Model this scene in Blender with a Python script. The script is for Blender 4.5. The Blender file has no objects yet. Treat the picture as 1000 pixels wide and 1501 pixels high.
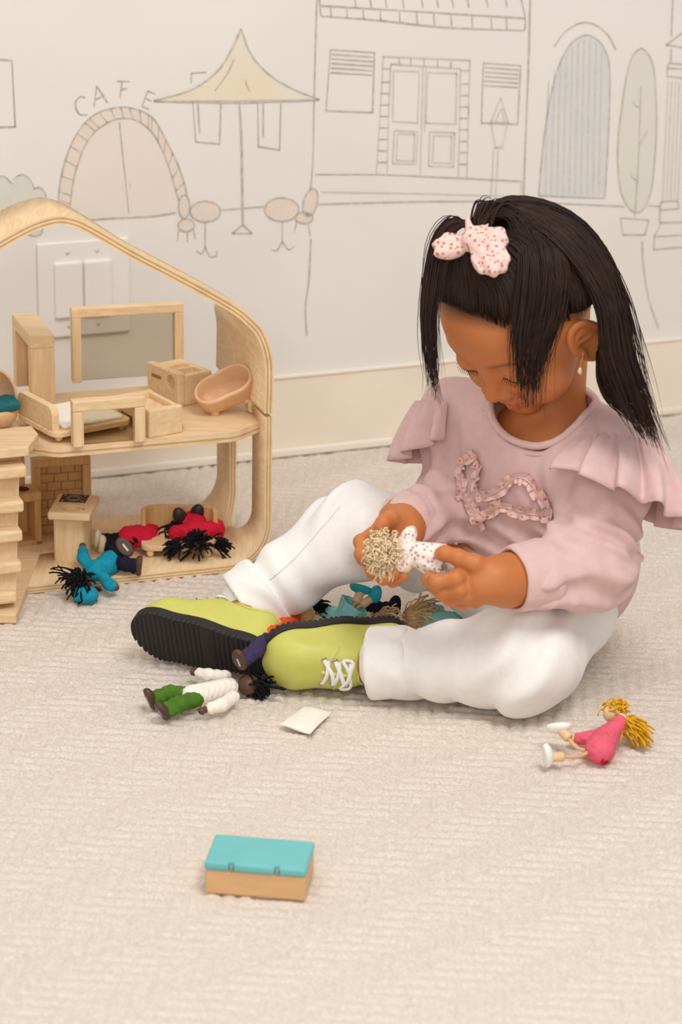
import bpy, bmesh, math, random
import numpy as np
from mathutils import Vector, Matrix
from mathutils.bvhtree import BVHTree

random.seed(7); RNG = np.random.default_rng(7)
S = bpy.context.scene
COL = S.collection
# ------------------------------------------------------------------ camera
FPX = 3544.0; CAM_H = 1.05; PITCH = math.radians(20); ROLL = 0.02
_p = PITCH
_f = np.array([0, math.cos(_p), -math.sin(_p)])
_r0 = np.array([1.0, 0, 0]); _u0 = np.cross(_r0, _f)
_c, _s = math.cos(ROLL), math.sin(ROLL)
_r = _c*_r0 + _s*_u0; _u = -_s*_r0 + _c*_u0
O = np.array([0, 0, CAM_H])
cam_d = bpy.data.cameras.new('camera'); cam = bpy.data.objects.new('camera', cam_d); COL.objects.link(cam)
cam.matrix_world = Matrix(((_r[0], _u[0], -_f[0], 0), (_r[1], _u[1], -_f[1], 0), (_r[2], _u[2], -_f[2], CAM_H), (0, 0, 0, 1)))
cam_d.sensor_fit = 'VERTICAL'; cam_d.sensor_height = 36; cam_d.sensor_width = 24
cam_d.lens = FPX*36/1501
cam_d.clip_start = 0.05
cam_d.dof.use_dof = True; cam_d.dof.focus_distance = 2.62; cam_d.dof.aperture_fstop = 6.0
S.camera = cam
# ------------------------------------------------------------------ light
W_ = bpy.data.worlds.new('room_light'); S.world = W_; W_.use_nodes = True
W_.node_tree.nodes['Background'].inputs[0].default_value = (1.0, 0.99, 0.985, 1)
W_.node_tree.nodes['Background'].inputs[1].default_value = 0.44
def area(name, loc, target, size, power, col):
    l = bpy.data.lights.new(name, 'AREA'); l.shape = 'RECTANGLE'; l.size, l.size_y = size
    l.energy = power; l.color = col
    o = bpy.data.objects.new(name, l); COL.objects.link(o); o.location = loc
    o.rotation_euler = (Vector(target)-Vector(loc)).to_track_quat('-Z', 'Y').to_euler()
    return o
area('ceiling_lamp', (0.7, 1.1, 2.6), (0.2, 2.2, 0), (1.1, 1.1), 47, (1.0, 0.985, 0.965))
area('window_light', (-0.4, -1.7, 2.0), (0.1, 2.5, 0.0), (2.2, 1.5), 48, (1.0, 0.99, 0.98))
area('second_ceiling_lamp', (-1.0, 1.6, 2.6), (-0.1, 2.4, 0), (1.2, 1.2), 12, (1.0, 0.985, 0.965))
S.view_settings.view_transform = 'Standard'; S.view_settings.look = 'None'
S.view_settings.gamma = 1; S.view_settings.use_curve_mapping = False
S.view_settings.exposure = -0.09
# ------------------------------------------------------------------ pixel -> world helpers (measured once from the photograph)
def ray(px, py): return _f + _r*(px-500)/FPX - _u*(py-750.5)/FPX
def F(px, py, z=0.0):
    d = ray(px, py); return O + d*((z-CAM_H)/d[2])
def Y(px, py, y):
    d = ray(px, py); return O + d*(y/d[1])
def P(px, py, d): return O + ray(px, py)*d
def PL(px, py, o, n):
    d = ray(px, py); return O + d*(np.dot(o-O, n)/np.dot(d, n))
def V(*a): return np.array(a, float)
def nrm(v):
    v = np.asarray(v, float); return v/np.linalg.norm(v)
# ------------------------------------------------------------------ materials
def lin(c):
    c = np.asarray(c, float)/255.0
    return tuple(np.where(c <= .04045, c/12.92, ((c+.055)/1.055)**2.4)) + (1.0,)
MATS = {}
def mat(name, rgb, rough=0.6, spec=0.3, noise=0.0, nscale=40, bump=0.0, bscale=300, stretch=(1,1,1), sss=0.0, sheen=0.0, metal=0.0, rgb2=None, wave=None, coat=0.0):
    m = bpy.data.materials.new(name); m.use_nodes = True
    nt = m.node_tree; b = nt.nodes['Principled BSDF']
    b.inputs['Base Color'].default_value = lin(rgb); b.inputs['Roughness'].default_value = rough
    b.inputs['Specular IOR Level'].default_value = spec; b.inputs['Metallic'].default_value = metal
    b.inputs['Sheen Weight'].default_value = sheen
    b.inputs['Coat Weight'].default_value = coat
    if sss:
        b.inputs['Subsurface Weight'].default_value = sss
        b.inputs['Subsurface Radius'].default_value = (0.008, 0.003, 0.0015); b.inputs['Subsurface Scale'].default_value = 1.0
    tc = nt.nodes.new('ShaderNodeTexCoord'); mp = nt.nodes.new('ShaderNodeMapping')
    mp.inputs['Scale'].default_value = stretch
    nt.links.new(tc.outputs['Object'], mp.inputs['Vector'])
    if noise or rgb2 is not None:
        n = nt.nodes.new('ShaderNodeTexNoise'); n.inputs['Scale'].default_value = nscale; n.inputs['Detail'].default_value = 4
        nt.links.new(mp.outputs[0], n.inputs['Vector'])
        cr = nt.nodes.new('ShaderNodeValToRGB')
        c2 = rgb2 if rgb2 is not None else tuple(np.asarray(rgb)*(1-noise))
        cr.color_ramp.elements[0].position = 0.35; cr.color_ramp.elements[1].position = 0.65
        cr.color_ramp.elements[0].color = lin(c2); cr.color_ramp.elements[1].color = lin(rgb)
        nt.links.new(n.outputs['Fac'], cr.inputs['Fac']); nt.links.new(cr.outputs[0], b.inputs['Base Color'])
    if bump:
        n2 = nt.nodes.new('ShaderNodeTexNoise'); n2.inputs['Scale'].default_value = bscale; n2.inputs['Detail'].default_value = 3
        nt.links.new(mp.outputs[0], n2.inputs['Vector'])
        bp = nt.nodes.new('ShaderNodeBump'); bp.inputs['Strength'].default_value = bump; bp.inputs['Distance'].default_value = 0.002
        nt.links.new(n2.outputs['Fac'], bp.inputs['Height']); nt.links.new(bp.outputs[0], b.inputs['Normal'])
    MATS[name] = m; return m
WOOD = (232,203,162)
mat('wood', WOOD, .5, .3, rgb2=(222,188,142), nscale=22, stretch=(1,9,9))
mat('wood_y', WOOD, .5, .3, rgb2=(221,187,141), nscale=22, stretch=(9,1,9))
mat('wood_z', WOOD, .5, .3, rgb2=(221,187,141), nscale=22, stretch=(9,9,1))
mat('wood_honey', (218,176,122), .5, .3, rgb2=(205,160,104), nscale=20, stretch=(9,9,1))
mat('wood_tub', (226,186,146), .5, .3, rgb2=(220,178,136), nscale=30, stretch=(1,9,9))
mat('ply_light', (236,206,164), .6, .2, noise=.05, nscale=60)
mat('ply_dark', (206,166,116), .6, .2, noise=.08, nscale=60)
mat('doll_wood', (233,198,150), .45, .35, noise=.05, nscale=60)
mat('doll_brown', (98,66,50), .45, .35, noise=.1, nscale=60)
mat('doll_tan', (222,178,128), .45, .35, noise=.05, nscale=60)
mat('wall_paint', (233,227,219), .75, .15, noise=.015, nscale=6, bump=.06, bscale=900)
mat('pencil', (176,170,157), .9, .05, rgb2=(204,196,183), nscale=160)
mat('pencil_soft', (203,195,182), .9, .05, rgb2=(217,208,196), nscale=160)
mat('fill_cream', (231,216,187), .9, .05, rgb2=(229,219,204), nscale=16)
mat('fill_door', (229,216,203), .9, .05, rgb2=(229,218,207), nscale=12)
mat('fill_stone', (229,214,199), .9, .05, noise=.02)
mat('fill_blue', (210,212,211), .9, .05, rgb2=(218,216,211), nscale=25)
mat('fill_green', (217,216,202), .9, .05, rgb2=(224,218,206), nscale=12)
mat('fill_bush', (216,215,203), .9, .05, noise=.02)
mat('baseboard', (242,229,210), .55, .25, noise=.03, nscale=8)
mat('bead_white', (240,230,216), .5, .3)
mat('switch_white', (236,230,224), .35, .4)
mat('screw', (215,205,192), .4, .5)
mat('teal_paint', (112,188,188), .45, .35, noise=.03, nscale=20)
mat('box_wood', (222,178,128), .5, .3, rgb2=(214,170,120), nscale=20, stretch=(1,9,9))
mat('pink_fabric', (219,184,178), .85, .1, noise=.03, nscale=90, bump=.25, bscale=1500, sheen=.25)
mat('pink_cuff', (222,187,180), .85, .1, noise=.03, nscale=90, bump=.3, bscale=1500, sheen=.25)
mat('denim_white', (244,240,234), .85, .1, noise=.015, nscale=120, bump=.25, bscale=1400, sheen=.2)
mat('stitch', (238,233,227), .9, .05)
mat('lime_leather', (204,202,100), .42, .4, noise=.04, nscale=30, bump=.12, bscale=500)
mat('lime_stitch', (216,214,128), .7, .1)
mat('rubber', (36,31,30), .55, .35)
mat('lace', (246,242,236), .8, .1)
mat('eyelet', (200,190,180), .3, .5, metal=.8)
mat('gold', (222,178,96), .25, .5, metal=1.0)
mat('crystal', (240,225,205), .08, .8, coat=1)
mat('hair', (48,28,20), .5, .22, noise=.3, nscale=40)
mat('scalp_hair', (40,24,18), .9, .05)
mat('lash', (30,20,18), .6, .2)
mat('brow', (62,38,26), .8, .1)
mat('yarn_black', (24,22,24), .8, .15)
mat('yarn_brown', (44,28,26), .8, .15)
mat('yarn_blonde', (246,220,178), .85, .1, noise=.12, nscale=150)
mat('yarn_beige', (230,198,150), .85, .1, noise=.12, nscale=150)
mat('yarn_yellow', (234,176,40), .85, .1, noise=.12, nscale=150)
mat('yarn_red', (214,70,36), .85, .1)
mat('cloth_red', (214,36,62), .85, .1, noise=.08, nscale=150, bump=.3, bscale=1200)
mat('cloth_black', (30,28,32), .85, .1, noise=.15, nscale=150)
mat('cloth_navy', (36,34,52), .85, .1, noise=.15, nscale=150, bump=.3, bscale=1200)
mat('cloth_purple', (70,58,92), .85, .1, noise=.15, nscale=300)
mat('cloth_teal', (30,150,176), .85, .1, noise=.1, nscale=150, bump=.3, bscale=1200)
mat('cloth_aqua', (150,224,224), .85, .1, noise=.06, nscale=150, bump=.3, bscale=1200)
mat('cloth_green', (84,124,44), .85, .1, noise=.1, nscale=150, bump=.3, bscale=1200)
mat('cloth_white', (244,236,222), .85, .1, noise=.02, nscale=150, bump=.3, bscale=1200)
mat('cloth_pink', (236,104,122), .85, .1, noise=.06, nscale=150, bump=.3, bscale=1200)
mat('cloth_crimson', (190,30,60), .85, .1)
mat('cloth_orange', (226,84,40), .85, .1)
mat('paint_teal', (40,176,194), .4, .4)
mat('paint_white', (240,236,230), .4, .4)
mat('paint_dark', (44,36,34), .4, .4)
mat('paint_beige', (206,190,162), .5, .3)
mat('paint_brown', (84,58,46), .45, .35)
mat('sole_mark', (214,196,178), .6, .2)
mat('print_dark', (72,54,50), .6, .2)
mat('print_line', (168,140,116), .7, .1)
mat('mortar', (158,120,78), .7, .1)
mat('brick_wood', (206,162,106), .55, .25, noise=.06, nscale=40)
mat('cushion_teal', (46,112,122), .9, .1, noise=.15, nscale=200)
# floral cloths: small blotches printed on a pale ground
def floral(name, base, c1, c2, scale):
    m = mat(name, base, .85, .1, bump=.2, bscale=1200); nt = m.node_tree; b = nt.nodes['Principled BSDF']
    tc = [n for n in nt.nodes if n.type == 'TEX_COORD'][0]
    v = nt.nodes.new('ShaderNodeTexVoronoi'); v.inputs['Scale'].default_value = scale
    nt.links.new(tc.outputs['Object'], v.inputs['Vector'])
    cr = nt.nodes.new('ShaderNodeValToRGB'); cr.color_ramp.elements[0].position = .28; cr.color_ramp.elements[1].position = .40
    nt.links.new(v.outputs['Distance'], cr.inputs['Fac'])
    sx = nt.nodes.new('ShaderNodeSeparateColor'); nt.links.new(v.outputs['Color'], sx.inputs[0])
    gt = nt.nodes.new('ShaderNodeMath'); gt.operation = 'GREATER_THAN'; gt.inputs[1].default_value = .45
    nt.links.new(sx.outputs[0], gt.inputs[0])
    mx0 = nt.nodes.new('ShaderNodeMix'); mx0.data_type = 'RGBA'; mx0.inputs['A'].default_value = lin(c1); mx0.inputs['B'].default_value = lin(c2)
    nt.links.new(gt.outputs[0], mx0.inputs['Factor'])
    mx = nt.nodes.new('ShaderNodeMix'); mx.data_type = 'RGBA'; mx.inputs['B'].default_value = lin(base)
    nt.links.new(cr.outputs[0], mx.inputs['Factor']); nt.links.new(mx0.outputs['Result'], mx.inputs['A'])
    nt.links.new(mx.outputs['Result'], b.inputs['Base Color'])
    return m
floral('floral_pink', (236,200,190), (208,128,114), (176,146,122), 190)
floral('floral_trim', (230,194,184), (208,128,114), (220,186,156), 210)
floral('floral_doll', (238,226,218), (206,150,150), (180,160,140), 210)
# skin: tint attribute (lips, brows, scalp are colours of the skin itself)
def skin_mat():
    m = mat('skin', (204,140,98), .5, .35, sss=.12); nt = m.node_tree; b = nt.nodes['Principled BSDF']
    at = nt.nodes.new('ShaderNodeAttribute'); at.attribute_name = 'tint'
    nt.links.new(at.outputs['Color'], b.inputs['Base Color'])
    n2 = nt.nodes.new('ShaderNodeTexNoise'); n2.inputs['Scale'].default_value = 700
    tc = [n for n in nt.nodes if n.type == 'TEX_COORD'][0]; nt.links.new(tc.outputs['Object'], n2.inputs['Vector'])
    bp = nt.nodes.new('ShaderNodeBump'); bp.inputs['Strength'].default_value = .06; bp.inputs['Distance'].default_value = .001
    nt.links.new(n2.outputs['Fac'], bp.inputs['Height']); nt.links.new(bp.outputs[0], b.inputs['Normal'])
skin_mat()
def glass_mat(name, rgb, alpha_rough=.02):
    m = bpy.data.materials.new(name); m.use_nodes = True; nt = m.node_tree; b = nt.nodes['Principled BSDF']
    b.inputs['Base Color'].default_value = lin(rgb); b.inputs['Roughness'].default_value = .03
    b.inputs['Transmission Weight'].default_value = 1.0; b.inputs['IOR'].default_value = 1.05
    MATS[name] = m
glass_mat('acrylic', (216,208,192))
def carpet_mat():
    m = mat('carpet', (230,218,205), .95, .05, rgb2=(212,196,181), nscale=420, bump=.5, bscale=900)
carpet_mat()
# ------------------------------------------------------------------ object helpers
def tag(o, label=None, cat=None, group=None, kind=None):
    if label: o['label'] = label
    if cat: o['category'] = cat
    if group: o['group'] = group
    if kind: o['kind'] = kind
    return o
def empty(name, loc, label, cat, group=None, kind=None):
    o = bpy.data.objects.new(name, None); COL.objects.link(o); o.location = Vector(loc); o.empty_display_size = .02
    return tag(o, label, cat, group, kind)
def link(name, me, parent=None):
    o = bpy.data.objects.new(name, me); COL.objects.link(o)
    if parent is not None:
        o.parent = parent
        if parent.parent is None: o.matrix_parent_inverse = Matrix.Translation(-parent.location)
    return o
def mesh_np(name, v, f, mats, smooth=True, fm=None):
    """v (N,3); f list/array of polygons"""
    me = bpy.data.meshes.new(name)
    v = np.asarray(v, np.float32)
    if isinstance(f, np.ndarray) and f.ndim == 2:
        k = f.shape[1]; n = len(f)
        me.vertices.add(len(v)); me.vertices.foreach_set('co', v.ravel())
        me.loops.add(n*k); me.loops.foreach_set('vertex_index', f.astype(np.int32).ravel())
        me.polygons.add(n); me.polygons.foreach_set('loop_start', np.arange(n, dtype=np.int32)*k)
    else:
        me.from_pydata(v.tolist(), [], [tuple(int(i) for i in q) for q in f])
    for mm in ([mats] if isinstance(mats, str) else mats): me.materials.append(MATS[mm])
    me.update(calc_edges=True)
    if fm is not None: me.polygons.foreach_set('material_index', np.asarray(fm, np.int32))
    if smooth: me.polygons.foreach_set('use_smooth', np.ones(len(me.polygons), bool))
    me.validate()
    return me
def vcol(me, cols, name='tint'):
    a = me.color_attributes.new(name, 'FLOAT_COLOR', 'POINT')
    c = np.ones((len(me.vertices), 4), np.float32); c[:, :3] = cols
    a.data.foreach_set('color', c.ravel())
class MB:
    """collects pieces into one mesh"""
    def __init__(s): s.v = []; s.f = []; s.m = []; s.n = 0; s.mats = []; s.sm = []
    def add(s, v, f, m, smooth=True):
        if m not in s.mats: s.mats.append(m)
        mi = s.mats.index(m)
        s.v.append(np.asarray(v, float)); off = s.n; s.n += len(v)
        for q in f: s.f.append(tuple(int(i)+off for i in q)); s.m.append(mi); s.sm.append(smooth)
        return s
    def build(s, name, parent=None):
        me = bpy.data.meshes.new(name)
        me.from_pydata(np.concatenate(s.v).tolist(), [], s.f)
        for mm in s.mats: me.materials.append(MATS[mm])
        me.polygons.foreach_set('material_index', np.asarray(s.m, np.int32)); me.polygons.foreach_set('use_smooth', np.asarray(s.sm, bool))
        me.update(); return link(name, me, parent)
def frame(x, z=None, y=None):
    """rotation matrix (columns) from x axis and approximate z"""
    x = nrm(x); z = np.asarray(z if z is not None else (0, 0, 1), float)
    y = nrm(np.cross(z, x)); z = np.cross(x, y); return np.stack([x, y, z], 1)
def yawm(a): c, s = math.cos(a), math.sin(a); return np.array([[c, -s, 0], [s, c, 0], [0, 0, 1.0]])
_boxc = {}
def box_geo(sx, sy, sz, bev=.0012, seg=2):
    k = (round(sx, 5), round(sy, 5), round(sz, 5), bev, seg)
    if k not in _boxc:
        bm = bmesh.new(); bmesh.ops.create_cube(bm, size=1); bmesh.ops.scale(bm, vec=(sx, sy, sz), verts=bm.verts)
        if bev: bmesh.ops.bevel(bm, geom=bm.edges[:], offset=min(bev, .45*min(sx, sy, sz)), segments=seg, affect='EDGES', profile=.5)
        bm.verts.index_update()
        _boxc[k] = (np.array([v.co[:] for v in bm.verts]), [[v.index for v in f.verts] for f in bm.faces]); bm.free()
    return _boxc[k]
def box(mb, o, R, lo, hi, m, bev=.0012, seg=2):
    lo = np.asarray(lo, float); hi = np.asarray(hi, float)
    v, f = box_geo(*(hi-lo), bev, seg)
    mb.add((v+(lo+hi)/2)@R.T+o, f, m, smooth=False); return mb
def prism(mb, pts, z0, z1, o, R, m, bev=.0015, hole=None, axes=(0, 1, 2)):
    """extrude 2D outline (optionally bevelled) along local axis"""
    bm = bmesh.new(); vs = [bm.verts.new((p[0], p[1], z0)) for p in pts]; fc = bm.faces.new(vs)
    r = bmesh.ops.extrude_face_region(bm, geom=[fc]); nv = [e for e in r['geom'] if isinstance(e, bmesh.types.BMVert)]
    bmesh.ops.translate(bm, vec=(0, 0, z1-z0), verts=nv)
    if bev:
        es = [e for e in bm.edges if abs(e.verts[0].co.z-e.verts[1].co.z) < 1e-9]
        bmesh.ops.bevel(bm, geom=es, offset=bev, segments=2, affect='EDGES', profile=.5)
    bmesh.ops.recalc_face_normals(bm, faces=bm.faces[:])
    bm.verts.index_update(); v = np.array([q.co[:] for q in bm.verts]); f = [[q.index for q in ff.verts] for ff in bm.faces]; bm.free()
    w = np.zeros_like(v); w[:, axes[0]] = v[:, 0]; w[:, axes[1]] = v[:, 1]; w[:, axes[2]] = v[:, 2]
    mb.add(w@R.T+o, f, m, smooth=False); return mb
def rrect(x0, y0, x1, y1, r, n=6):
    out = []
    for cx, cy, a0 in ((x1-r, y1-r, 0), (x0+r, y1-r, 90), (x0+r, y0+r, 180), (x1-r, y0+r, 270)):
        for i in range(n+1):
            a = math.radians(a0+90*i/n); out.append((cx+r*math.cos(a), cy+r*math.sin(a)))
    return out
def catmull(pts, n):
    p = np.asarray(pts, float)
    if len(p) == 2: return p[0]+(p[1]-p[0])*np.linspace(0, 1, n)[:, None]
    P_ = np.vstack([2*p[0]-p[1], p, 2*p[-1]-p[-2]]); t = np.linspace(0, len(p)-1-1e-9, n); i = t.astype(int); u = (t-i)[:, None]
    a, b, c, d = P_[i], P_[i+1], P_[i+2], P_[i+3]
    return .5*((2*b)+(-a+c)*u+(2*a-5*b+4*c-d)*u**2+(-a+3*b-3*c+d)*u**3)
def tube_geo(pts, rad, k=6, cap=True):
    p = np.asarray(pts, float); n = len(p); rad = np.broadcast_to(rad, (n,))
    t = np.gradient(p, axis=0); t /= np.linalg.norm(t, axis=1)[:, None]+1e-12
    a = np.array([0, 0, 1.0]) if abs(t[0, 2]) < .9 else np.array([1.0, 0, 0])
    N = np.zeros_like(p); N[0] = nrm(np.cross(t[0], a))
    for i in range(1, n):
        q = N[i-1]-t[i]*np.dot(N[i-1], t[i]); N[i] = q/(np.linalg.norm(q)+1e-12)
    B = np.cross(t, N); an = np.arange(k)*2*math.pi/k
    v = p[:, None]+rad[:, None, None]*(np.cos(an)[None, :, None]*N[:, None]+np.sin(an)[None, :, None]*B[:, None])
    f = []
    for i in range(n-1):
        for j in range(k): f.append((i*k+j, i*k+(j+1) % k, (i+1)*k+(j+1) % k, (i+1)*k+j))
    if cap: f.append(tuple(range(k))[::-1]); f.append(tuple((n-1)*k+j for j in range(k)))
    return v.reshape(-1, 3), f
def sphere_geo(c, r, R=None, nu=16, nv=10):
    r = np.broadcast_to(r, (3,)); v = [(0, 0, 1)]
    for i in range(1, nv):
        a = math.pi*i/nv
        for j in range(nu): b = 2*math.pi*j/nu; v.append((math.sin(a)*math.cos(b), math.sin(a)*math.sin(b), math.cos(a)))
    v.append((0, 0, -1)); f = []
    for j in range(nu): f.append((0, 1+j, 1+(j+1) % nu))
    for i in range(nv-2):
        for j in range(nu): f.append((1+i*nu+j, 1+(i+1)*nu+j, 1+(i+1)*nu+(j+1) % nu, 1+i*nu+(j+1) % nu))
    for j in range(nu): f.append((1+(nv-2)*nu+j, len(v)-1, 1+(nv-2)*nu+(j+1) % nu))
    v = np.array(v)*r
    if R is not None: v = v@R.T
    return v+np.asarray(c), f
# ------------------------------------------------------------------ SDF modelling + surface nets
def smin(a, b, k):
    h = np.maximum(k-np.abs(a-b), 0)/k; return np.minimum(a, b)-h*h*k*.25
def smax(a, b, k): return -smin(-a, -b, k)
def sd_ell(p, c, r, R=None):
    q = p-np.asarray(c)
    if R is not None: q = q@R
    r = np.asarray(r, float); k0 = np.linalg.norm(q/r, axis=1); k1 = np.linalg.norm(q/(r*r), axis=1)+1e-9
    return k0*(k0-1)/k1
def sd_cap(p, a, b, ra, rb=None):
    rb = ra if rb is None else rb
    a = np.asarray(a, float); b = np.asarray(b, float); ba = b-a
    h = np.clip((p-a)@ba/np.dot(ba, ba), 0, 1)
    return np.linalg.norm(p-a-h[:, None]*ba, axis=1)-(ra+(rb-ra)*h)
def sd_box(p, c, h, R=None, r=0.0):
    q = p-np.asarray(c)
    if R is not None: q = q@R
    q = np.abs(q)-(np.asarray(h)-r)
    return np.linalg.norm(np.maximum(q, 0), axis=1)+np.minimum(q.max(1), 0)-r
def sd_chain(p, pts, rad, k=.006):
    d = None
    for i in range(len(pts)-1):
        e = sd_cap(p, pts[i], pts[i+1], rad[i], rad[i+1]); d = e if d is None else smin(d, e, k)
    return d
def nets(fn, lo, hi, h, cf=4, band=2.2):
    lo = np.asarray(lo, float); hi = np.asarray(hi, float)
    nc = np.ceil((hi-lo)/(h*cf)).astype(int)+1
    g = [lo[i]+(np.arange(nc[i])+.5)*h*cf for i in range(3)]
    C = np.stack(np.meshgrid(*g, indexing='ij'), -1).reshape(-1, 3)
    dc = fn(C).reshape(nc)
    D = np.repeat(np.repeat(np.repeat(dc, cf, 0), cf, 1), cf, 2).astype(np.float32)
    act = np.abs(D) < h*cf*band*.9
    idx = np.argwhere(act)
    vals = np.empty(len(idx), np.float32)
    for s in range(0, len(idx), 400000):
        vals[s:s+400000] = fn(lo+(idx[s:s+400000]+.5)*h)
    D[act] = vals
    sg = D < 0
    n = D.shape
    c = sg[:-1, :-1, :-1]
    cells = np.zeros((n[0]-1, n[1]-1, n[2]-1), np.int8)
    for dx in (0, 1):
        for dy in (0, 1):
            for dz in (0, 1): cells += sg[dx:n[0]-1+dx, dy:n[1]-1+dy, dz:n[2]-1+dz]
    mix = (cells > 0) & (cells < 8)
    ci = np.argwhere(mix); vid = -np.ones(mix.shape, np.int64); vid[mix] = np.arange(len(ci))
    acc = np.zeros((len(ci), 3)); cnt = np.zeros(len(ci))
    cor = [(a, b, d) for a in (0, 1) for b in (0, 1) for d in (0, 1)]
    for i, a in enumerate(cor):
        for b in cor[i+1:]:
            if sum(abs(x-y) for x, y in zip(a, b)) != 1: continue
            da = D[ci[:, 0]+a[0], ci[:, 1]+a[1], ci[:, 2]+a[2]]; db = D[ci[:, 0]+b[0], ci[:, 1]+b[1], ci[:, 2]+b[2]]
            x = (da < 0) != (db < 0)
            t = np.where(x, da/np.where(da == db, 1, da-db), 0)
            acc += np.where(x[:, None], np.asarray(a)+t[:, None]*(np.asarray(b)-np.asarray(a)), 0); cnt += x
    v = lo+(ci+acc/np.maximum(cnt, 1)[:, None]+.5)*h
    quads = []
    for ax in range(3):
        sl0 = [slice(None)]*3; sl1 = [slice(None)]*3; sl0[ax] = slice(0, -1); sl1[ax] = slice(1, None)
        s0 = sg[tuple(sl0)]; s1 = sg[tuple(sl1)]; e = np.argwhere(s0 != s1)
        u, w = (ax+1) % 3, (ax+2) % 3
        ok = (e[:, u] > 0) & (e[:, w] > 0) & (e[:, u] < n[u]-1) & (e[:, w] < n[w]-1); e = e[ok]
        def vi(du, dw):
            q = e.copy(); q[:, u] -= du; q[:, w] -= dw; return vid[q[:, 0], q[:, 1], q[:, 2]]
        Q = np.stack([vi(1, 1), vi(0, 1), vi(0, 0), vi(1, 0)], 1)
        fl = sg[e[:, 0], e[:, 1], e[:, 2]]
        Q[~fl] = Q[~fl][:, ::-1]
        quads.append(Q)
    q = np.concatenate(quads); q = q[(q >= 0).all(1)]
    return v, q
def sdf_obj(name, fn, lo, hi, h, m, parent=None):
    v, q = nets(fn, lo, hi, h)
    return link(name, mesh_np(name, v, q, m), parent)
# ------------------------------------------------------------------ room shell
WA = F(140, 696); WB = F(960, 607)
wex = nrm(WB-WA); wn = np.array([wex[1], -wex[0], 0.0])     # wall normal towards the room
def WL(px, py, off=0.0): return PL(px, py, WA+wn*off, wn)
def build_wall():
    mb = MB(); R = np.stack([wex, -wn, V(0, 0, 1)], 1)
    box(mb, WA, R, (-1.6, 0, -.02), (2.2, .1, 2.8), 'wall_paint', 0)
    o = mb.build('wall_back'); o['kind'] = 'structure'; return o
wall = build_wall()
def build_floor():
    # herringbone loop-pile carpet as a height field
    def H(x, y):
        a = math.radians(45-4); u = x*math.cos(a)+y*math.sin(a); w = -x*math.sin(a)+y*math.cos(a)   # bands along u
        bw = .046; k = np.floor(w/bw); odd = (k % 2) > .5
        e = np.where(odd, 1.0, -1.0)
        s = (u+e*(w-k*bw))/math.sqrt(2)              # across the ridges
        l = (u-e*(w-k*bw))/math.sqrt(2)              # along
        per = .0150; ph = s/per; row = np.floor(ph); fr = ph-row
        jit = np.sin(row*12.9898+k*4.1)*43758.5; jit -= np.floor(jit)
        lp = l/.0072+jit; li = np.floor(lp); fl = lp-li
        h1 = np.sqrt(np.maximum(0, 1-(2*fr-1)**2)); h2 = np.sqrt(np.maximum(0, 1-(2*fl-1)**2))
        rnd = np.sin(row*78.233+li*37.719+k*11.3)*43758.5453; rnd -= np.floor(rnd)
        return (h1*(.62+.38*h2)*(.75+.5*rnd))*.0042-.0042
    x0, x1, y0, y1 = -1.05, 1.10, 1.45, 3.55; st = .0026
    xs = np.arange(x0, x1, st); ys = np.arange(y0, y1, st); X, Yg = np.meshgrid(xs, ys)
    # keep the part in front of the wall
    Z = H(X+RNG.normal(0, .0003, X.shape), Yg+RNG.normal(0, .0003, X.shape))
    v = np.stack([X, Yg, Z], -1).reshape(-1, 3); ny, nx = X.shape
    i = np.arange((ny-1)*(nx-1)); r_, c_ = i//(nx-1), i % (nx-1); a = r_*nx+c_
    q = np.stack([a, a+1, a+nx+1, a+nx], 1)
    cen = v[a]; keep = ((cen-WA)@wn > -.005) & (np.abs(cen[:, 0]-.02) < .33+.22*(cen[:, 1]-1.5)+.30)
    q = q[keep]; us = np.unique(q); mp = -np.ones(len(v), np.int64); mp[us] = np.arange(len(us))
    o = link('floor', mesh_np('floor', v[us], mp[q], 'carpet')); o['kind'] = 'structure'
    mb = MB(); mb.add([(-3, -1, -.0044), (3, -1, -.0044), (3, 4.6, -.0044), (-3, 4.6, -.0044)], [(0, 1, 2, 3)], 'carpet')
    p = mb.build('carpet_backing', o)
build_floor()
def build_base():
    R = np.stack([wex, -wn, V(0, 0, 1)], 1)
    mb = MB(); L0 = -1.6; L1 = 2.2
    zt = .1095
    box(mb, WA, R, (L0, -.006, 0), (L1, 0, zt), 'baseboard', .001)
    o = mb.build('baseboard_back'); o['kind'] = 'structure'
    e = (F(577, 653)-WA)@wex
    m2 = MB(); box(m2, WA, R, (L0, -.014, 0), (e, -.006, .012), 'bead_white', .003); m2.build('shoe_bead', o)
    m3 = MB(); box(m3, WA, R, (e+.002, -.013, 0), (L1, -.006, .011), 'baseboard', .003); m3.build('shoe_bead', o)
    m4 = MB(); box(m4, WA, R, (L0, -.0085, zt), (L1, 0, zt+.004), 'bead_white', .001); m4.build('top_bead', o)
build_base()
# ---- mural (flat print on the wall), pencil strokes as thin ribbons, washes as flat fills
def ribbon(mb, pts, w=1.9, m='pencil', close=False, smooth=True):
    p = [tuple(q) for q in pts]
    if close: p = p+[p[0]]
    if smooth and len(p) > 2: p = catmull(p, max(8, 6*len(p)))
    else: p = catmull(p, 8) if len(p) == 2 else np.vstack([catmull(p[i:i+2], 6) for i in range(len(p)-1)])
    c = np.array([WL(x, y, .0006) for x, y in p]); t = np.gradient(c, axis=0); t /= np.linalg.norm(t, axis=1)[:, None]+1e-9
    s = np.cross(t, wn); n = len(c)
    hw = .5*w/1090*(.75+.5*np.abs(np.sin(np.linspace(0, n/7.0, n)+hash(round(c[0][0], 4)) % 7)))
    v = np.concatenate([c+s*hw[:, None], c-s*hw[:, None]]); f = [(i, i+1, n+i+1, n+i) for i in range(n-1)]
    mb.add(v, f, m)
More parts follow.
